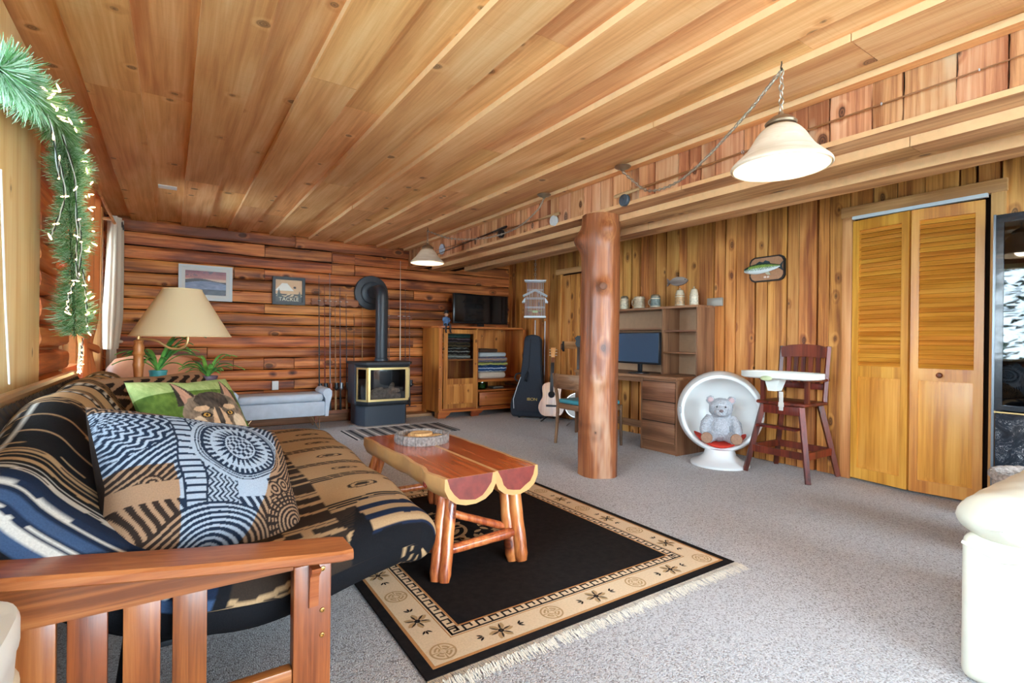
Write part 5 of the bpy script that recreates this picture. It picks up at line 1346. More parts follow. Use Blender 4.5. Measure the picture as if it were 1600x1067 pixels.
for (a, b) in ((.500, .685), (.302, .492), (.105, .294)):
    d = obj('drawer', MB().rbox((-dx_ + .018, -dl + .2235, (a + b) / 2), (.022, .40, b - a), .003), W_DK, dk, center=False)
    obj('finger_pull', MB().bb(-dx_ + .006, -dx_ + .028, -dl + .026, -dl + .42, b + .0003, b + .0055), plain('pull_dark_wood', (70, 46, 30), .6), d, center=False)  # dark wood strip in the gap above the drawer front
hu = thing('desk_hutch', 'brown laminate shelf hutch standing on the desk', 'shelf', (4.39, 3.87, .7405))
hx = .135
obj('top', MB().rbox((0, 0, .69), (2 * hx + .01, 2 * dl, .022), .003), W_DK, hu)
for y in (-dl + .009, -dl + .43, dl - .009): obj('upright', MB().bb(-hx, hx, y - .009, y + .009, 0, .6785), W_DKZ, hu)
obj('back_panel', MB().bb(hx - .008, hx - .002, -dl + .019, -dl + .42, 0, .678), plain('hutch_back', (176, 140, 108), .6, noisy=.08, nscale=20), hu); obj('back_panel', MB().bb(hx - .008, hx - .002, -dl + .44, dl - .019, 0, .678), plain('hutch_back', (176, 140, 108), .6, noisy=.08, nscale=20), hu)
for z in (.225, .448): obj('shelf', MB().bb(-hx + .004, hx - .01, -dl + .019, -dl + .42, z - .008, z + .008), W_DK, hu)
obj('shelf', MB().bb(-hx + .004, hx - .01, -dl + .44, dl - .019, .465, .481), W_DK, hu)
mo = thing('computer_monitor', 'black computer monitor on the desk beside the log post', 'monitor', (4.16, 3.80, .7405))
obj('stand', MB().lathe([(.115, .0), (.115, .006), (.10, .011), (.02, .014)], n=28).rbox((.02, 0, .09), (.02, .055, .16), .006), plain('monitor_black', (26, 28, 32), .3), mo)
obj('bezel', MB().rbox((0, .02, .265), (.034, .62, .335), .006), plain('monitor_black', (26, 28, 32), .3), mo)
obj('screen', MB().bb(-.0185, -.0174, -.277, .317, .118, .422), plain('monitor_screen', (62, 84, 108), .22), mo)
CER = plain('stoneware', (206, 186, 156), .35, noisy=.2, nscale=35)
def stein(label, y, h, r, c, lid, handle, x=4.36):
    z0 = 1.4425
    t = thing('beer_stein', label, 'mug', (x, y, z0), 0, 'beer steins along the hutch top')
    col = plain('stein_%d_%d_%d' % c, c, .35, noisy=.45, nscale=42)
    obj('cup', MB().lathe([(r * .9, 0), (r, .008), (r * 1.05, h * .35), (r * .98, h * .8), (r * .92, h), (r * .8, h), (r * .8, h * .6)], n=24), col, t)
    for z in (.12, .86): obj('band', MB().lathe([(r * 1.03, h * z - .006), (r * 1.06, h * z), (r * 1.03, h * z + .006)], n=24, cap=False), CER, t)
    if handle: obj('handle', MB().tube(spline([(0, r * .95, h * .82), (0, r * 1.65, h * .75), (0, r * 1.7, h * .4), (0, r * .98, h * .2)], 12), .009, 8), CER, t)
    if lid: obj('lid', MB().lathe([(r * .95, h + .001), (r * .97, h + .010), (r * .7, h + .02 + lid * .4), (r * .2, h + lid * .8), (r * .15, h + lid), (.001, h + lid + .004)], n=24), plain('pewter', (150, 132, 110), .4, .5) if lid < .05 else CER, t)
stein('cream stein with a dark lid half hidden by the log post', 4.21, .125, .046, (206, 190, 160), .03, True); stein('largest tan and brown stein second from the log post', 3.985, .135, .060, (180, 156, 126), 0, True); stein('grey green stein third from the log post', 3.755, .115, .052, (104, 116, 112), .02, True)
stein('tan lidded stein below the wooden fish', 3.435, .115, .048, (190, 150, 106), .075, False); stein('cream figure painted stein with a pointed lid, nearest the wall thermostat', 3.265, .11, .042, (212, 196, 170), .08, False)
def fishpoly(l, h):
    top = [(-l * .5, 0), (-l * .42, h * .22), (-l * .25, h * .42), (0, h * .5), (l * .2, h * .36), (l * .33, h * .16), (l * .38, h * .14), (l * .5, h * .42)]
    return top + [(l * .46, 0)] + [(a, -b) for a, b in reversed(top[1:])]
wfz = thing('wooden_fish', 'small grey carved wooden fish hung on the board wall above the steins', 'wall ornament', (4.522, 3.595, 1.725))
obj('body', MB().prism([(a, b) for a, b in fishpoly(.27, .10)], -.012, .006, 'x'), wood('grey_wood', (168, 152, 144), (140, 122, 114), (104, 86, 80), axis=1, knots=0, rough=.7), wfz)
obj('eye', MB().ell((-.0125, -.105, .012), (.003, .006, .006), 10, 6), BLACK, wfz)
tag(obj('wall_thermostat', MB().rbox((4.519, 3.135, 1.478), (.028, .17, .082), .004).bb(4.5035, 4.5045, 3.07, 3.20, 1.475, 1.481), plain('brushed_steel', (176, 168, 156), .4, .4)), 'small grey thermostat box on the boards right of the hutch', 'thermostat')
tag(obj('light_switch', MB().rbox((4.5235, 4.505, 1.905), (.012, .07, .085), .003), plain('switch_beige', (224, 190, 150), .5)), 'beige plate high on the board wall beside the log post', 'switch plate')

# ================================================================== EGG CHAIR AND BEAR
EGG = plain('egg_white', (236, 237, 234), .28, coat=.3)
dirc = Vector((-.80, -.60, 0)).normalized()
eg = thing('egg_chair', 'white ball shaped child chair with a red cushion', 'chair', (4.05, 2.745, 0), math.atan2(dirc.y, dirc.x))
obj('base', MB().lathe([(.245, 0), (.245, .018), (.235, .026), (.18, .045), (.135, .085), (.12, .14)], n=40), EGG, eg)
def ball(u, v):
    # shell opening along +x ; v 0..1 from outer rim to pole to inner rim
    ro, ri, a0 = .365, .335, math.radians(66)
    if v < .5: r = ro; th = a0 + (PI - a0) * (v / .5)
    else: r = ri; th = PI - (PI - a0) * ((v - .5) / .5)
    ph = u * 2 * PI; r2 = r * (1.0 if v not in (0,) else 1)
    return (r2 * math.cos(th) * .82 - .08, r * math.sin(th) * math.cos(ph), r * math.sin(th) * math.sin(ph) + .455)
obj('shell', MB().grid(ball, 48, 40, cu=True), EGG, eg, smooth=80)
a0 = math.radians(66)
obj('rim', MB().tube([(.35 * math.cos(a0) * .82 - .078, .35 * math.sin(a0) * math.cos(q), .35 * math.sin(a0) * math.sin(q) + .455) for q in np.linspace(0, 2 * PI, 49)[:-1]], .019, 10, closed=True), EGG, eg, smooth=80)
for s in (-1, 1): obj('hinge_tab', MB().rbox((.05, s * .335, .47), (.035, .02, .06), .004), plain('hinge_grey', (150, 150, 150), .5), eg)
def cush(u, v):
    th = v * PI; ph = u * 2 * PI; return (-.055 + .20 * math.sin(th) * math.cos(ph), .22 * math.sin(th) * math.sin(ph), .175 + .030 * math.cos(th) + .09 * (math.sin(th) * math.sin(ph)) ** 2)
obj('cushion', MB().grid(cush, 28, 12, cu=True), plain('red_cloth', (206, 62, 48), .85, noisy=.1), eg, smooth=80)
FUR = plain('grey_plush', (180, 180, 184), .95, noisy=.32, nscale=75, bump=1.0)
def bear():
    t = thing('teddy_bear', 'grey plush bear sitting in the white egg chair', 'teddy bear', (4.02, 2.72, .213), math.atan2(dirc.y, dirc.x))
    m = MB(); J = .10
    m.ell((-.02, 0, .115), (.085, .10, .125), 26, 18, jit=J); m.ell((.0, .0, .285), (.092, .098, .088), 26, 18, jit=J); m.ell((.075, .0, .265), (.05, .055, .045), 20, 12, jit=J)
    for s in (-1, 1):
        m.ell((-.01, s * .085, .355), (.022, .036, .036), 14, 10, jit=J)
        m.tube([(-.02, s * .085, .20), (.02, s * .125, .15), (.05, s * .135, .09), (.07, s * .13, .06)], [.038, .042, .040, .026], 12)
        m.tube([(.0, s * .06, .04), (.07, s * .10, .035), (.13, s * .115, .04)], [.048, .048, .042], 12)
    o = obj('body', m, FUR, t, smooth=80, center=False)
    rm_ = o.modifiers.new('remesh', 'REMESH'); rm_.mode = 'VOXEL'; rm_.voxel_size = .007; rm_.use_smooth_shade = True
    tx = bpy.data.textures.new('plush', 'CLOUDS'); tx.noise_scale = .012; dm = o.modifiers.new('plush', 'DISPLACE'); dm.texture = tx; dm.strength = .012; dm.mid_level = .5
    for s in (-1, 1):
        obj('foot_pad', MB().lathe([(.0, -.02), (.046, -.012), (.048, .0), (.042, .010), (.001, .014)], n=20, R=Matrix.Rotation(PI / 2 - .15, 3, 'Y')), plain('suede_pad', (156, 120, 98), .85, noisy=.2, nscale=50), t, center=False).location = (.155, s * .117, .045)
        obj('eye', MB().ell((.083, s * .034, .305), (.008, .008, .008), 10, 8), BLACK, t, center=False)
        obj('inner_ear', MB().ell((.009, s * .086, .357), (.008, .024, .024), 12, 8), plain('pink_plush', (188, 160, 160), .9), t, center=False)
    obj('nose', MB().ell((.124, 0, .275), (.012, .018, .013), 12, 8), plain('nose_grey', (110, 92, 92), .6), t, center=False)
bear()

# ================================================================== HIGH CHAIR
MAH = wood('mahogany', (132, 52, 30), (102, 36, 20), (62, 20, 12), axis=2, rough=.4, knots=0, var=.04, coat=.1, bump=.05); TRAYP = plain('tray_plastic', (228, 228, 220), .4)
hc = thing('high_chair', 'dark red wooden high chair with a white tray beside the closet', 'high chair', (4.265, 2.235, 0))
ft = [(-.235, -.255), (-.235, .255), (.235, -.255), (.235, .255)]
tp = [(-.15, -.155), (-.15, .155), (.15, -.155), (.15, .155)]
for (a, b) in zip(ft, tp): obj('leg', MB().tube([(a[0], a[1], .002), (b[0], b[1], .565)], [.024, .028], 4), MAH, hc, smooth=0)
def at(z, i): 
    k = z / .565; return Vector((ft[i][0] + (tp[i][0] - ft[i][0]) * k, ft[i][1] + (tp[i][1] - ft[i][1]) * k, z))
for (i, j, z) in ((0, 1, .20), (2, 3, .20), (0, 2, .20), (1, 3, .20)):
    a, b = at(z, i), at(z, j); d = b - a; obj('stretcher', MB().box((a + b) / 2, (d.length - .02, .020, .055), Matrix.Rotation(math.atan2(d.y, d.x), 3, 'Z')), MAH, hc)
a, b = at(.40, 0), at(.40, 1); obj('foot_rest', MB().box((a + b) / 2 - Vector((.03, 0, 0)), (.085, .32, .018)), MAH, hc)
obj('apron', MB().rbox((-.155, 0, .535), (.022, .30, .07), .004), MAH, hc)
obj('seat', MB().rbox((0, 0, .588), (.37, .40, .028), .012), MAH, hc)
for s in (-1, 1):
    obj('back_post', MB().tube([(.155, s * .185, .60), (.175, s * .19, .85), (.20, s * .192, 1.05)], .020, 4), MAH, hc, smooth=0)
    obj('arm_post', MB().box((-.11, s * .18, .685), (.03, .03, .165)), MAH, hc); obj('arm', MB().rbox((.03, s * .182, .778), (.34, .045, .022), .006), MAH, hc)
obj('back_top_rail', MB().prism([(-.19, .955), (-.19, 1.04), (-.12, 1.06), (0, 1.07), (.12, 1.06), (.19, 1.04), (.19, .955), (0, .965)], .178, .202, 'x'), MAH, hc); obj('back_low_rail', MB().rbox((.172, 0, .72), (.022, .36, .05), .004), MAH, hc)
for i in range(5): y = -.12 + .06 * i; obj('back_slat', MB().box((.181, y, .85), (.012, .034, .225), Matrix.Rotation(math.radians(4), 3, 'Y')), MAH, hc)
tr = obj('tray', MB().grid(lambda u, v: ((lambda a, q: (-.16 + .175 * q[0] * math.copysign(abs(math.cos(a)) ** .6, math.cos(a)), .305 * q[0] * math.copysign(abs(math.sin(a)) ** .75, math.sin(a)), q[1]))(u * 2 * PI, ((.02, .812), (.90, .812), (.93, .838), (1.0, .842), (1.0, .80), (.93, .790), (.02, .790))[int(round(v * 6))])), 56, 7, cu=True), TRAYP, hc, smooth=40, center=False)
obj('tray_latch', MB().ell((-.345, .02, .795), (.012, .05, .02), 14, 8), plain('latch_green', (196, 206, 160), .5), tr, center=False)
obj('tray_bracket', MB().prism([(-.04, .79), (.09, .79), (.06, .69), (.0, .69)], -.25, -.15, 'x'), TRAYP, tr, center=False)
obj('strap', MB().rbox((-.195, -.02, .61), (.004, .034, .15), .001).bb(-.20, -.19, -.04, .0, .565, .60), plain('strap_web', (206, 200, 190), .8), hc)

# ================================================================== SINGING FISH PLAQUE
pq = thing('fish_plaque', 'mounted bass on a black edged wooden plaque on the board wall', 'plaque', (4.52, 2.60, 1.75))
def oct_(w, h, c): return [(-w + c, -h), (w - c, -h), (w - c * .35, -h + c * .35), (w, -h + c), (w, h - c), (w - c * .35, h - c * .35), (w - c, h), (-w + c, h), (-w + c * .35, h - c * .35), (-w, h - c), (-w, -h + c), (-w + c * .35, -h + c * .35)]
obj('backing', MB().prism(oct_(.165, .115, .045), -.012, .010, 'x'), plain('plaque_black', (30, 24, 22), .4), pq); obj('board', MB().prism(oct_(.152, .102, .042), -.016, -.0125, 'x'), plain('plaque_wood', (176, 126, 92), .5, noisy=.12, nscale=40), pq)
def bass(u, v):
    t_ = u; y = .205 - .345 * t_; h = .052 * (math.sin(PI * min(1, t_ * .96 + .03)) ** .75) * (1 - .45 * t_) + .006
    a = v * 2 * PI; return (-.034 - .024 * math.cos(a) * (1 - .5 * t_) * min(1, t_ * 6 + .15), y, .004 + h * math.sin(a) + .012 * (t_ - .4))
fm = MB(); nu_, nv_ = 40, 28; fm.grid(bass, nu_, nv_, cv=True)
fb = obj('fish_body', fm, vcol('fish_skin', .3, 0, coat=.5), pq, smooth=80)
def fcol(i, j):
    t_ = i / (nu_ - 1); q = math.sin(2 * PI * j / nv_)
    if q > .72 or (t_ < .12 and q > .1): return (40, 62, 52)
    if q > .1: return (150, 176, 84) if math.sin(t_ * 70 + j * 3) > -.3 else (110, 130, 62)
    if q > -.3: return (196, 210, 190) if math.sin(t_ * 90 + j * 2) > -.3 else (96, 112, 104)
    return (226, 230, 228)
paint(fb, (fcol(i, j) for i in range(nu_) for j in range(nv_)))
FIN = plain('fin_dark', (46, 62, 66), .4)
obj('tail_fin', MB().prism([(-.115, .0), (-.165, .052), (-.152, .012), (-.165, -.035)], -.040, -.032, 'x'), FIN, pq)
obj('dorsal_fin', MB().prism([(.09, .052), (.055, .070), (.02, .058), (.0, .075), (-.035, .062), (-.05, .036), (.0, .04)], -.038, -.032, 'x'), FIN, pq)
obj('belly_fin', MB().prism([(.0, -.04), (-.035, -.03), (-.05, -.06), (-.02, -.058)], -.040, -.034, 'x'), plain('fin_pale', (200, 196, 170), .4), pq)
obj('eye', MB().ell((-.052, .158, .016), (.004, .007, .007), 10, 8), BLACK, pq)
for y in (.012, -.018): obj('button', MB().rbox((-.019, y, -.075), (.006, .022, .018), .003), plain('button_tan', (226, 200, 184), .5), pq)
# ================================================================== PENDANT LAMPS
def opal():
    t = NT('opal_glass'); nt = t.nt; out = nt.nodes['Material Output']
    tc = t.n('ShaderNodeTexCoord').outputs['Object']; w = t.noise(t.vmath('MULTIPLY', tc, (6, 6, 30)), 1.0, 3, .6, 1.5)
    col = t.ramp(w, [(.3, (210, 194, 170)), (.7, (228, 216, 198))])
    tl = t.n('ShaderNodeBsdfTranslucent', Color=col); df = t.n('ShaderNodeBsdfDiffuse', Color=col); gl = t.n('ShaderNodeBsdfGlossy', Roughness=.15)
    em = t.n('ShaderNodeEmission', Color=lin((255, 226, 184)), Strength=.0)
    m1 = t.n('ShaderNodeMixShader', i0=.10); nt.links.new(df.outputs[0], m1.inputs[1]); nt.links.new(tl.outputs[0], m1.inputs[2])
    m2 = t.n('ShaderNodeMixShader', i0=.06); nt.links.new(m1.outputs[0], m2.inputs[1]); nt.links.new(gl.outputs[0], m2.inputs[2])
    ad = t.n('ShaderNodeAddShader'); nt.links.new(m2.outputs[0], ad.inputs[0]); nt.links.new(em.outputs[0], ad.inputs[1])
    nt.links.new(ad.outputs[0], out.inputs[0]); return t.mat
OPAL = opal(); PEWT = plain('antique_pewter', (150, 128, 104), .35, .7); CHN = plain('lamp_chain', (176, 164, 148), .35, .7)
def pendant(label, x, y, zrim, ztop, r, canopy, path):
    t = thing('pendant_lamp', label, 'pendant lamp', (x, y, zrim), 0, 'swag lamps along the boxed beam')
    h = ztop - zrim
    pr = [(r * .985, .0), (r, .007), (r * .97, h * .10), (r * .84, h * .24), (r * .68, h * .42), (r * .57, h * .60), (r * .47, h * .78), (r * .34, h * .93), (r * .20, h * 1.0)]
    inn = [(a * .97 - .003, b) for a, b in reversed(pr)]
    obj('shade', MB().lathe([(p.x, p.y) for p in spline([(a, b, 0) for a, b in pr], 26)] + [(p.x, p.y) for p in spline([(a, b, 0) for a, b in inn], 26)], n=48, cap=False), OPAL, t, smooth=60)
    obj('cap', MB().lathe([(.062, h + .002), (.066, h + .010), (.055, h + .022), (.030, h + .040), (.012, h + .048), (.010, h + .06)], n=28), PEWT, t)
    obj('bulb', MB().ell((0, 0, h * .52), (.032, .032, .042), 20, 14), emit('bulb_glow', (255, 236, 204), 5.0), t)
    obj('socket', MB().cyl((0, 0, h * .66), (0, 0, h + .0), .017, n=14), PEWT, t)
    hz = 2.325 - zrim
    obj('chain', chain(MB(), [(0, 0, h + .06), (0, 0, hz - .035)], .034, .0030, .010), CHN, t)['kind'] = 'stuff'
    obj('hook', MB().tube(spline([(0, 0, hz + .0), (0, 0, hz - .012), (.008, .008, hz - .025), (0, 0, hz - .042), (-.008, -.006, hz - .032)], 14), .0028, 6), plain('hook_iron', (70, 56, 46), .4, .6), t)
    P = spline([(a - x, b - y, c - zrim) for a, b, c in path], 60)
    obj('swag_chain', chain(MB(), P, .034, .0028, .009), CHN, t)['kind'] = 'stuff'
    obj('swag_cord', MB().tube([p + Vector((.004 * math.sin(i * 1.3), .004 * math.cos(i * 1.3), 0)) for i, p in enumerate(P)], .0028, 5), plain('clear_cord', (206, 196, 176), .4), t)
    cx, cy_, cz = canopy
    obj('canopy', MB().lathe([(.058, 0), (.058, -.005), (.045, -.014), (.020, -.022), (.008, -.034), (.001, -.036)], (cx - x, cy_ - y, cz - zrim), 28), PEWT, t)
    l = bpy.data.lights.new('bulb_light', 'POINT'); l.energy = BULB_WATTS; l.color = (1.0, .82, .60); l.shadow_soft_size = .045
    o = bpy.data.objects.new('bulb_light', l); COL.objects.link(o); o.parent = t; o.location = (0, 0, h * .52 - .06)
pendant('nearer and larger white glass pendant lamp hanging in front of the boxed beam', 2.25, 1.24, 1.85, 2.04, .205, (2.68, 2.62, 2.325), [(2.25, 1.24, 2.285), (2.36, 1.50, 2.185), (2.50, 1.85, 2.085), (2.60, 2.12, 2.055), (2.67, 2.38, 2.095), (2.69, 2.55, 2.22), (2.68, 2.62, 2.29)])
pendant('far pendant lamp with a white bell glass shade hanging before the log wall', 2.38, 5.30, 1.925, 2.09, .190, (2.65, 3.51, 2.325), [(2.38, 5.30, 2.285), (2.50, 4.95, 2.16), (2.62, 4.45, 2.10), (2.68, 4.0, 2.12), (2.67, 3.65, 2.21), (2.65, 3.51, 2.29)])
# rods fixed along the beam front
BAM = (150, 96, 54)
rod('brown fishing rod along the boxed beam with its dark reel above the log post', (2.785, 2.80, 2.165), (2.785, .30, 2.225), BAM, .30, .0100, 'fly', CORK, 'fishing rods fixed along the boxed beam', reel_at=.10, reelmat=plain('reel_bluegrey', (86, 100, 112), .35, .4))
rod('brown fishing rod on the boxed beam with a white faced reel', (2.785, 3.46, 2.175), (2.785, 5.95, 2.20), BAM, .30, .0100, 'fly', CORK, 'fishing rods fixed along the boxed beam', reel_at=.08, reelmat=plain('reel_white', (210, 214, 216), .3))
rod('dark fishing rod slanting along the boxed beam with a black reel', (2.770, 4.28, 2.205), (2.785, 6.3, 2.135), (70, 44, 32), .28, .0100, 'fly', REEL, 'fishing rods fixed along the boxed beam', reel_at=.10, reelmat=REEL)
tag(obj('wall_dial', MB().lathe([(.062, -.012), (.066, -.006), (.066, .010), (.058, .012), (.056, .008), (.001, .008)], (2.80, 5.80, 2.20), 28, R=Matrix.Rotation(-PI / 2, 3, 'Y')), [plain('dial_face', (206, 220, 232), .2)]), 'small round pale dial on the far end of the boxed beam', 'dial')
tag(obj('ceiling_plate', MB().rbox((-.035, 5.34, 2.3615), (.135, .115, .006), .002), WHITE), 'small white cover plate on the ceiling boards', 'cover plate')

# ================================================================== GARLAND AND FAIRY LIGHTS
gp = [(-.46, 2.10, 1.86), (-.455, 2.30, 1.90), (-.45, 2.46, 1.925), (-.45, 2.75, 1.975), (-.45, 3.02, 2.02), (-.45, 3.20, 1.985), (-.44, 3.27, 1.85), (-.44, 3.28, 1.70), (-.44, 3.33, 1.50), (-.44, 3.40, 1.27), (-.44, 3.46, 1.07)]
GP = spline(gp, 160)
gl_ = thing('christmas_garland', 'green pine garland draped over and down the window edge', 'garland', (-.425, 3.2, 1.0))
G0 = Vector((-.45, 3.2, 1.0)); rs = random.Random(5); m1, m2 = MB(), MB()
for i in range(15000):
    k = rs.randrange(1, 159); c = GP[k]; tg = (GP[k + 1] - GP[k - 1]).normalized(); a = rs.random() * 2 * PI
    u = tg.orthogonal().normalized(); v = tg.cross(u); d = (u * math.cos(a) + v * math.sin(a) + tg * rs.uniform(-.9, .5)).normalized()
    rr_ = .095 * (.8 + .35 * math.sin(k * .22)); p = c + (u * math.cos(a) + v * math.sin(a)) * rs.uniform(.0, rr_ * .55); l = rs.uniform(.03, .06) * (.7 + rr_ * 5)
    w = d.cross(Vector((rs.random(), rs.random(), rs.random()))).normalized() * .0016
    (m1 if rs.random() < .5 else m2).add([p - w - G0, p + w - G0, p + d * l + w * .4 - G0, p + d * l - w * .4 - G0], [(0, 1, 2, 3)])
obj('needles', m1, plain('needle_green', (92, 150, 84), .6, var=0), gl_, smooth=0, fix=False)['kind'] = 'stuff'
obj('frosted_needles', m2, plain('needle_frost', (172, 206, 170), .6), gl_, smooth=0, fix=False)['kind'] = 'stuff'
obj('stem', MB().tube([p - G0 for p in GP[::3]], .007, 6), plain('stem_green', (60, 84, 50), .8), gl_)
fl = thing('fairy_lights', 'string of warm fairy lights wound through the garland', 'string lights', (-.43, 3.2, 1.0))
wires = [[(-.42, 2.45, 2.0), (-.40, 2.60, 1.83), (-.40, 2.72, 1.70), (-.41, 2.80, 1.80), (-.40, 2.86, 1.66), (-.41, 2.74, 1.52), (-.41, 2.62, 1.45)],
         [(-.41, 2.86, 1.92), (-.39, 3.02, 1.80), (-.39, 3.10, 1.62), (-.39, 3.12, 1.50), (-.385, 3.06, 1.42), (-.385, 3.12, 1.34), (-.385, 3.20, 1.45), (-.39, 3.24, 1.56), (-.39, 3.16, 1.62)],
         [(-.385, 3.12, 1.34), (-.39, 3.02, 1.30), (-.40, 2.96, 1.22), (-.40, 2.97, 1.17)],
         [(-.385, 3.28, 1.40), (-.38, 3.36, 1.25), (-.38, 3.40, 1.12), (-.38, 3.52, 1.08)],
         [(-.40, 3.44, 1.06), (-.41, 3.48, .95), (-.42, 3.55, .90), (-.42, 3.50, .88)], [(-.40, 3.40, 1.02), (-.40, 3.36, .95), (-.41, 3.36, .89)]]
for w in wires:
    P = spline(w, 50)
    for s in (0, PI): obj('wire', MB().tube([p + Vector((.003 * math.cos(i * .8 + s), .003 * math.sin(i * .8 + s), 0)) - G0 for i, p in enumerate(P)], .0022, 5), plain('wire_green', (52, 66, 56) if s else (206, 212, 206), .5) if False else (plain('wire_dark', (46, 58, 50), .5) if s else plain('wire_pale', (206, 212, 206), .5)), fl)
BG = emit('fairy_bulb', (255, 214, 150), 4.0); b0 = None; rs = random.Random(9)
spots = [p for w in wires for p in (spline(w, 7)[1:])]
for i in range(34):
    k = rs.randrange(20, 158); a = rs.uniform(-2.2, .8); spots.append(GP[k] + Vector((.075, 0, 0)) + Vector((rs.uniform(-.01, .02), rs.uniform(-.07, .07), rs.uniform(-.05, .05))))
for p in spots:
    if b0 is None: b0 = obj('bulb', MB().tube([(0, 0, .0), (0, 0, .010), (0, 0, .020), (0, 0, .028)], [.002, .0034, .003, .001], 8), BG, fl); b0.location = p - G0; b0.rotation_euler = (U(0, 3), U(0, 3), 0)
    else: share('bulb', b0, fl, p - G0, (U(0, 3), U(0, 3), 0))
tag(obj('blind_cord', MB().tube([(-.475, 2.36, 1.62), (-.47, 2.40, 1.2), (-.465, 2.44, .90)], .003, 6), plain('cord_white', (236, 232, 222), .6)), 'thin white blind cord hanging in front of the pale pine post', 'cord')
rl = wood('berry_ball', (226, 120, 60), (200, 90, 40), (150, 60, 26), knots=0)
for i, (p, lab) in enumerate((((-.47, 3.50, 1.93), 'upper rust coloured bauble at the top of the garland'), ((-.45, 3.36, 1.42), 'lower rust coloured bauble half hidden in the garland'))):
    tag(obj('bauble', MB().ell(p, (.03, .03, .03), 16, 12).cyl((p[0], p[1], p[2] + .028), (p[0], p[1], p[2] + .042), .006, n=8), rl), lab, 'bauble', 'baubles in the garland')

# ================================================================== DRAPES ON THE LEFT WALL
SATIN = plain('terracotta_satin', (226, 132, 72), .4, noisy=.08, nscale=5)
def drape():
    t = thing('terracotta_drape', 'terracotta drape tied back beside the garland', 'curtain', (-.50, 4.7, .3))
    def fn(u, v):
        z = 2.16 - 1.82 * v; tie = math.exp(-((z - .98) / .16) ** 2)
        y0, y1 = 4.24, 5.12 - .1 * v; c = 4.98; k = 1 - .62 * tie - (.25 if z < .98 else 0) * (1 - tie)
        y = (y0 + (y1 - y0) * u); y = c + (y - c) * k
        x = -.505 + .030 * math.sin(u * 34) * (1 - .5 * tie) + .016 * math.sin(u * 13 + 1) - .02 * tie
        return (x + .50, y - 4.7, z - .3)
    obj('cloth', MB().grid(fn, 120, 60), SATIN, t, smooth=80, fix=False)
    obj('tie_back', MB().tube([(-.03, .33, .69), (.05, .22, .66), (.05, .14, .68), (-.03, .03, .72)], .022, 8, flat=.5), SATIN, t)
    obj('heading', MB().rbox((.0, -.01, 1.875), (.085, .92, .05), .012), SATIN, t)
drape()
BEIGE = plain('beige_curtain', (214, 202, 180), .75, noisy=.05, nscale=6)
def curtain():
    t = thing('beige_curtain', 'beige curtain with metal eyelets tied back at the far left corner', 'curtain', (-.45, 6.25, .3))
    def fn(u, v):
        z = 2.20 - v * 1.25; w = .185 + .03 * math.sin(v * 2.6); th = .052 * (1 + .4 * v)
        a = u * 2 * PI; f = 1 + .22 * math.sin(a * 9) * (1 - .3 * v)
        sag = -.05 * v * v; shrink = 1 - .55 * max(0, v - .75) ** 1.2 * 3
        return (-.455 + th * f * math.cos(a) * shrink + .45 + sag * .4, 6.25 + w * math.sin(a) * (1 + .03 * math.sin(a * 9)) * shrink - 6.25 - .12 * v * v, z - .3)
    obj('gathered_cloth', MB().grid(fn, 150, 40, cu=True), BEIGE, t, smooth=80, fix=False)
    def fn2(u, v):
        z = 1.02 - v * .99; a = u * 2 * PI
        return (.0 + (.03 + .018 * v) * (1 + .3 * math.sin(a * 7)) * math.cos(a) - .03, .0 + (.07 + .06 * v) * math.sin(a), z - .3)
    obj('hanging_tail', MB().grid(fn2, 90, 20, cu=True), BEIGE, t, smooth=80, fix=False)
    obj('tie_back', MB().tube([(-.02 + .07 * math.cos(a), -.03 + .09 * math.sin(a), .72) for a in np.linspace(0, 2 * PI, 17)[:-1]], .016, 6, closed=True), BEIGE, t)
    for dy in (-.14, 0.0): obj('eyelet', MB().tube([(.0 + .055 - .04 * 0, dy + .024 * math.cos(a), 1.83 + .024 * math.sin(a)) for a in np.linspace(0, 2 * PI, 17)[:-1]], .005, 6, closed=True), plain('eyelet_metal', (96, 92, 88), .35, .8), t)
curtain()
cr = thing('curtain_rod', 'slim wooden curtain rod carrying the beige curtain', 'curtain rod', (-.45, 5.5, 2.13))
obj('pole', MB().cyl((0, -1.15, -.005), (0, .85, .0), .012, n=12), W_TRIM, cr); obj('finial', MB().ell((0, .87, 0), (.02, .028, .02), 12, 8), W_TRIM, cr)
for y in (-.95, .35): obj('bracket', MB().rbox((-.06, y, -.005), (.13, .02, .03), .004), W_TRIM, cr)

# ================================================================== LAMP, PLANTS, RECLINER BEHIND THE FUTON
fl_ = thing('floor_lamp', 'floor lamp with a turned wooden post and a wide cream shade', 'floor lamp', (-.165, 3.88, 0))
PALEW = wood('turned_maple', (228, 168, 102), (206, 140, 76), (168, 104, 50), axis=2, knots=0, rough=.4, var=.02)
obj('base', MB().lathe([(.15, 0), (.15, .015), (.13, .03), (.05, .045), (.03, .07)], n=32), PALEW, fl_)
obj('post', MB().lathe([(.026, .05), (.022, .3), (.024, .6), (.022, .80), (.027, .88), (.031, .90), (.026, .915), (.026, .95), (.034, .965), (.026, .985), (.030, 1.005), (.022, 1.03), (.027, 1.045), (.010, 1.055)], n=24), PALEW, fl_)
BRS = plain('satin_brass', (222, 184, 128), .3, .7)
obj('swing_arm', MB().tube(spline([(0, 0, 1.04), (.02, .0, 1.055), (.09, -.02, 1.045), (.16, -.04, 1.00), (.22, -.06, 1.0), (.25, -.07, 1.04), (.255, -.07, 1.12)], 40), .008, 8).cyl((0, 0, 1.04), (0, 0, 1.075), .012, n=10).cyl((.222, -.06, 1.10), (.222, -.06, 1.20), .016, n=12), BRS, fl_)
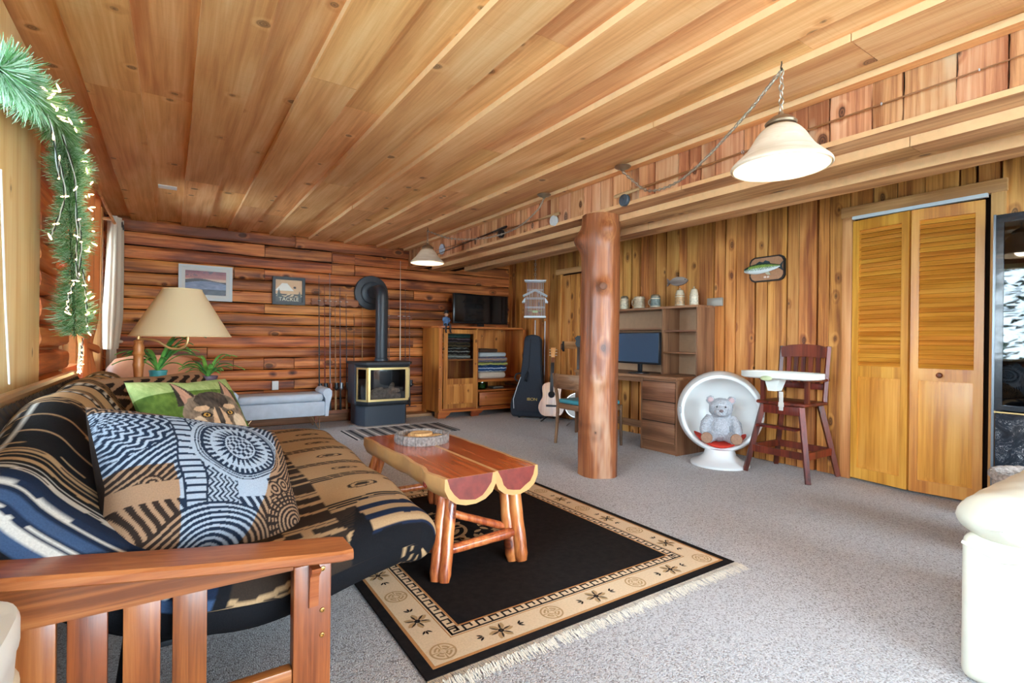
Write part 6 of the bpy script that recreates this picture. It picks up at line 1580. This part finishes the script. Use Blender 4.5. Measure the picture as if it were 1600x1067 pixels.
def shade_mat():
    t = NT('lamp_linen'); nt = t.nt; out = nt.nodes['Material Output']; c = lin((252, 238, 204))
    tl = t.n('ShaderNodeBsdfTranslucent', Color=c); df = t.n('ShaderNodeBsdfDiffuse', Color=c); m1 = t.n('ShaderNodeMixShader', i0=.5)
    nt.links.new(df.outputs[0], m1.inputs[1]); nt.links.new(tl.outputs[0], m1.inputs[2]); nt.links.new(m1.outputs[0], out.inputs[0]); return t.mat
sc = (.222, -.06)
obj('shade', MB().lathe([(.272, 1.075), (.105, 1.368), (.102, 1.368), (.269, 1.075)], (sc[0], sc[1], 0), 48, cap=False), shade_mat(), fl_, smooth=60)
obj('shade_ring', MB().tube([(sc[0] + .271 * math.cos(a), sc[1] + .271 * math.sin(a), 1.076) for a in np.linspace(0, 2 * PI, 49)[:-1]], .004, 6, closed=True).tube([(sc[0] + .105 * math.cos(a), sc[1] + .105 * math.sin(a), 1.367) for a in np.linspace(0, 2 * PI, 33)[:-1]], .004, 6, closed=True), plain('shade_trim', (230, 206, 160), .7), fl_)
obj('bulb', MB().ell((sc[0], sc[1], 1.235), (.03, .03, .042), 16, 12), plain('unlit_bulb', (240, 236, 226), .3), fl_)
obj('shade_spider', MB().tube([(sc[0] - .105, sc[1], 1.36), (sc[0], sc[1], 1.352), (sc[0] + .105, sc[1], 1.36)], .003, 5).cyl((sc[0], sc[1], 1.19), (sc[0], sc[1], 1.352), .004, n=6), BRS, fl_)
ps = thing('plant_stand', 'small wooden stand behind the futon holding two potted spider plants', 'table', (.06, 4.22, 0))
obj('top', MB().rbox((0, 0, .69), (.55, .28, .025), .006), W_CAB, ps)
for sx in (-1, 1):
    for sy in (-1, 1): obj('leg', MB().tube([(sx * .24, sy * .11, 0), (sx * .23, sy * .10, .678)], [.016, .02], 8), W_CAB, ps)
LEAF = plain('spider_leaf', (120, 186, 84), .45, noisy=.3, nscale=12); LEAFD = plain('spider_leaf_dark', (72, 138, 66), .45, noisy=.3, nscale=12)
def plant(label, x, y, z, potc, r, h, n, ln, seed, cat='plant', lean=0):
    t = thing('spider_plant', label, cat, (x, y, z), 0, 'spider plants behind the futon'); rs = random.Random(seed)
    obj('pot', MB().lathe([(r * .7, 0), (r * .8, .01), (r, h), (r * 1.05, h), (r * 1.05, h + .012), (r * .92, h + .012), (r * .9, h - .01)], n=24), plain('pot_%d_%d_%d' % potc, potc, .4), t)
    obj('soil', MB().lathe([(r * .9, h - .012), (.001, h - .008)], n=20), plain('soil', (60, 44, 34), .95), t)
    for i in range(n):
        a = i * 2.4 + rs.uniform(-.3, .3); l = ln * rs.uniform(.6, 1.15); up = rs.uniform(.75, 1.5); w0 = rs.uniform(.008, .014); vs = []; K = 10
        for k in range(K + 1):
            q = k / K; rad = l * (q * .85 + .1 * q * q); zz = h + l * up * (q * 1.3 - 1.25 * q * q * (1.1 - .3 * up)); c = Vector((math.cos(a) * rad + lean * q, math.sin(a) * rad, zz)); ww = w0 * math.sin(PI * min(1, .12 + q * .88)) ** .6 + .0005; sd = Vector((-math.sin(a), math.cos(a), 0))
            vs += [c - sd * ww + Vector((0, 0, .004)), c - Vector((0, 0, .002)), c + sd * ww + Vector((0, 0, .004))]
        fs = [f for k in range(K) for f in ((3 * k, 3 * k + 3, 3 * k + 4, 3 * k + 1), (3 * k + 1, 3 * k + 4, 3 * k + 5, 3 * k + 2))]
        mm = MB(); mm.add(vs, fs); obj('leaf', mm, LEAF if rs.random() < .65 else LEAFD, t, smooth=80, fix=False)
plant('taller spider plant in a teal pot below the lampshade', -.07, 4.18, .7035, (70, 150, 150), .05, .13, 24, .30, 3)
plant('smaller spider plant in a dark pot to the right of the taller one', .22, 4.24, .7035, (96, 78, 92), .06, .08, 20, .22, 8)
LEATH = plain('tan_leather', (190, 128, 92), .45, noisy=.12, nscale=10, bump=.2); LEATHD = plain('brown_leather', (128, 84, 68), .45, noisy=.12, nscale=10)
rc_ = thing('leather_recliner', 'tan leather recliner with a rounded back behind the futon', 'armchair', (-.12, 5.12, 0))
obj('base', MB().rbox((0, 0, .21), (.62, .70, .34), .05, 3), LEATHD, rc_); obj('seat_cushion', MB().rbox((0, -.06, .44), (.50, .62, .13), .05, 3), LEATH, rc_)
obj('backrest', MB().grid(lambda u, v: ((lambda a, q: (.34 * q[0] * math.copysign(abs(math.cos(a)) ** .55, math.cos(a)), .24 + q[1] + .12 * q[0] * math.copysign(abs(math.sin(a)) ** .8, math.sin(a)), q[2]))(u * 2 * PI, ((.5, -.08, .40), (.95, -.06, .42), (1, 0, .62), (.97, .06, .80), (.80, .09, .88), (.45, .10, .905), (.02, .10, .91))[int(round(v * 6))])), 40, 7, cu=True), LEATH, rc_, smooth=80)
for s in (-1, 1): obj('arm', MB().rbox((s * .345, -.02, .36), (.11, .70, .56), .055, 4), LEATHD, rc_)
tag(obj('dark_side_case', MB().rbox((.43, 6.30, .235), (.13, .34, .47), .012).rbox((.43, 6.125, .30), (.10, .012, .28), .004), plain('dark_case', (42, 38, 38), .5)), 'dark upright case between the recliner and the pale bench', 'case')
bxs = thing('dark_speaker', 'dark speaker standing behind the futon at the foot of the pale pine post', 'speaker', (-.50, 2.75, 0))
obj('cabinet', MB().rbox((0, 0, .39), (.09, .30, .78), .006), plain('speaker_black', (36, 38, 46), .5), bxs); obj('grille', MB().rbox((.047, 0, .46), (.004, .26, .56), .001), plain('speaker_cloth', (24, 24, 28), .9), bxs)

# ================================================================== BLACK DISPLAY CABINET ON THE RIGHT
bc = thing('display_cabinet', 'tall black cabinet with a mirror dark glass door over a marbled panel', 'cabinet', (4.335, .56, 0))
LAQ = plain('black_lacquer', (26, 30, 36), .22, coat=.5)
obj('carcass', MB().bb(-.165, .17, -.40, .40, .0, .03).bb(-.165, .17, -.40, .40, 1.83, 1.865).bb(-.165, .17, -.40, -.375, .03, 1.83).bb(-.165, .17, .375, .40, .03, 1.83).bb(.15, .17, -.375, .375, .03, 1.83), LAQ, bc)
def marble():
    t = NT('black_marble'); tc = t.n('ShaderNodeTexCoord').outputs['Object']; v = t.n('ShaderNodeTexVoronoi', Vector=t.vmath('ADD', tc, t.vmath('SCALE', t.n('ShaderNodeTexNoise', Vector=tc, Scale=9.0).outputs['Color'], (0, 0, 0))), Scale=16.0, _feature='DISTANCE_TO_EDGE')
    n2 = t.noise(tc, 7.0, 5, .7, 2.0); f = t.math('MULTIPLY', t.maprange(v.outputs['Distance'], .035, .0), t.maprange(n2, .52, .62))
    t.put(t.b.inputs['Base Color'], t.mix(f, t.ramp(n2, [(.3, (20, 22, 28)), (.7, (58, 66, 76))]), lin((210, 214, 218)))); t.b.inputs['Roughness'].default_value = .15; return t.mat
obj('marbled_panel', MB().rbox((-.174, 0, .35), (.016, .79, .63), .003), marble(), bc)
dfr = MB().bb(-.185, -.166, -.40, -.365, .685, 1.86).bb(-.185, -.166, .365, .40, .685, 1.86).bb(-.185, -.166, -.365, .365, .685, .715).bb(-.185, -.166, -.365, .365, 1.815, 1.86)
dd_ = obj('glass_door', dfr, LAQ, bc, center=False)
obj('pane', MB().bb(-.178, -.173, -.365, .365, .715, 1.815), glass('smoked_glass', (120, 132, 138), .03), dd_, center=False)
obj('gold_strip', MB().bb(-.187, -.184, -.40, .40, .668, .676), plain('gold_strip', (206, 176, 120), .3, .8), bc)
obj('edge_strip', MB().bb(-.188, -.166, .4005, .412, .0, 1.865), plain('steel_edge', (120, 126, 132), .3, .7), bc)
for z in (1.05, 1.42): obj('glass_shelf', MB().bb(-.14, .149, -.374, .374, z, z + .008), glass('shelf_glass', (200, 220, 215), .05), bc)
obj('back_mirror', MB().bb(.1475, .1495, -.374, .374, .72, 1.82), plain('mirror_back', (120, 132, 140), .08, .9), bc)

# ================================================================== CREAM ARMCHAIR
CRL = plain('cream_leather', (210, 204, 184), .42, noisy=.05, nscale=9, bump=.12)
ac = thing('cream_armchair', 'cream leather armchair with a padded rolled arm at the right edge', 'armchair', (2.62, .06, 0))
# faces -x; the arm nearest the closet side is at +y
def padarm(s):
    yc = s * .40
    def fn(u, v):
        a = u * 2 * PI; q = v; x = -.56 + .98 * q; e = min(1, (q / .10) ** .5 if q < .10 else 1, ((1 - q) / .08) ** .5 if q > .92 else 1)
        return (x, yc + .135 * e * math.cos(a) + .006 * nz(x * 9, a), .518 + .088 * e * math.sin(a) * (1.05 if math.sin(a) > 0 else .8) + .004 * nz(x * 12, a * 2, 3))
    obj('arm_pad', MB().grid(fn, 30, 44, cu=True), CRL, ac, smooth=80)
    obj('arm_side', MB().rbox((-.03, yc, .24), (.96, .215, .47), .035, 4), CRL, ac)
    obj('arm_welt', MB().tube([(-.512, yc - .10, .445), (-.517, yc, .415), (-.512, yc + .10, .445)], .006, 6), CRL, ac)
padarm(1); padarm(-1)
obj('seat_base', MB().rbox((-.02, 0, .20), (.90, .575, .30), .03, 3), CRL, ac); obj('seat_cushion', MB().rbox((-.10, 0, .42), (.86, .57, .15), .06, 4), CRL, ac)
obj('foot_rest', MB().rbox((-.50, 0, .30), (.09, .58, .30), .04, 4), CRL, ac)
obj('backrest', MB().rbox((.40, 0, .62), (.24, .82, .78), .09, 4), CRL, ac)
bk_ = thing('woven_basket', 'grey woven basket rim showing above the cream arm before the black cabinet', 'basket', (3.62, .62, 0))
WEAVE = plain('basket_weave', (168, 154, 144), .9, noisy=.5, nscale=45, bump=1.0)
obj('wall', MB().lathe([(.16, 0), (.18, .02), (.215, .25), (.22, .40), (.205, .40), (.20, .25), (.165, .03)], n=36), WEAVE, bk_)
for k in range(2): obj('rope_rim', MB().tube([((.213 + .006 * math.sin(i * 1.1 + k * 3)) * math.cos(i * 2 * PI / 72), (.213 + .006 * math.sin(i * 1.1 + k * 3)) * math.sin(i * 2 * PI / 72), .41 + .008 * math.cos(i * 1.1 + k * 3)) for i in range(72)], .017, 8, closed=True), WEAVE, bk_)
obj('liner', MB().lathe([(.19, .36), (.12, .40), (.001, .41)], n=24), plain('basket_liner', (226, 224, 220), .9), bk_)

# ================================================================== WHITE APPLIANCE, LOWER LEFT
ap = thing('air_purifier', 'white plastic air purifier with a dark blue control top in front of the futon arm', 'air purifier', (-.338, 1.03, 0)); ap.scale = (1, 1, 1.035)
IV = plain('ivory_plastic', (232, 230, 220), .4)
def ring_(k, n=40, w=.145, d=.165):
    out = []
    for i in range(n):
        a = 2 * PI * i / n; c, s = math.cos(a), math.sin(a); out.append((w * k * math.copysign(abs(c) ** .55, c), d * k * math.copysign(abs(s) ** .55, s)))
    return out
lv = [(.90, .0), (.93, .03), (.95, .50), (.975, .555), (1.0, .565), (1.0, .598), (.975, .608), (.78, .609), (.74, .604)]
vs = [(x, y, z) for k, z in lv for x, y in ring_(k)]; n = 40
m = MB(); m.add(vs, [(i * n + j, i * n + (j + 1) % n, (i + 1) * n + (j + 1) % n, (i + 1) * n + j) for i in range(len(lv) - 1) for j in range(n)] + [tuple(range(n - 1, -1, -1))])
obj('housing', m, IV, ap, smooth=40)
obj('control_top', MB().prism(ring_(.74), .598, .6045, 'z'), plain('control_blue', (44, 84, 124), .25), ap)
for i in range(12):
    z = .06 + i * .04; P = ring_(.955); obj('vent_rib', MB().tube([(x, y, z) for x, y in P], .008, 6, closed=True), plain('rib_cream', (226, 214, 190), .5), ap)
for i in range(3): obj('indicator', MB().rbox((.02, .02 + .022 * i, .6055), (.012, .006, .001), .0003), plain('indicator_white', (220, 235, 245), .4), ap)
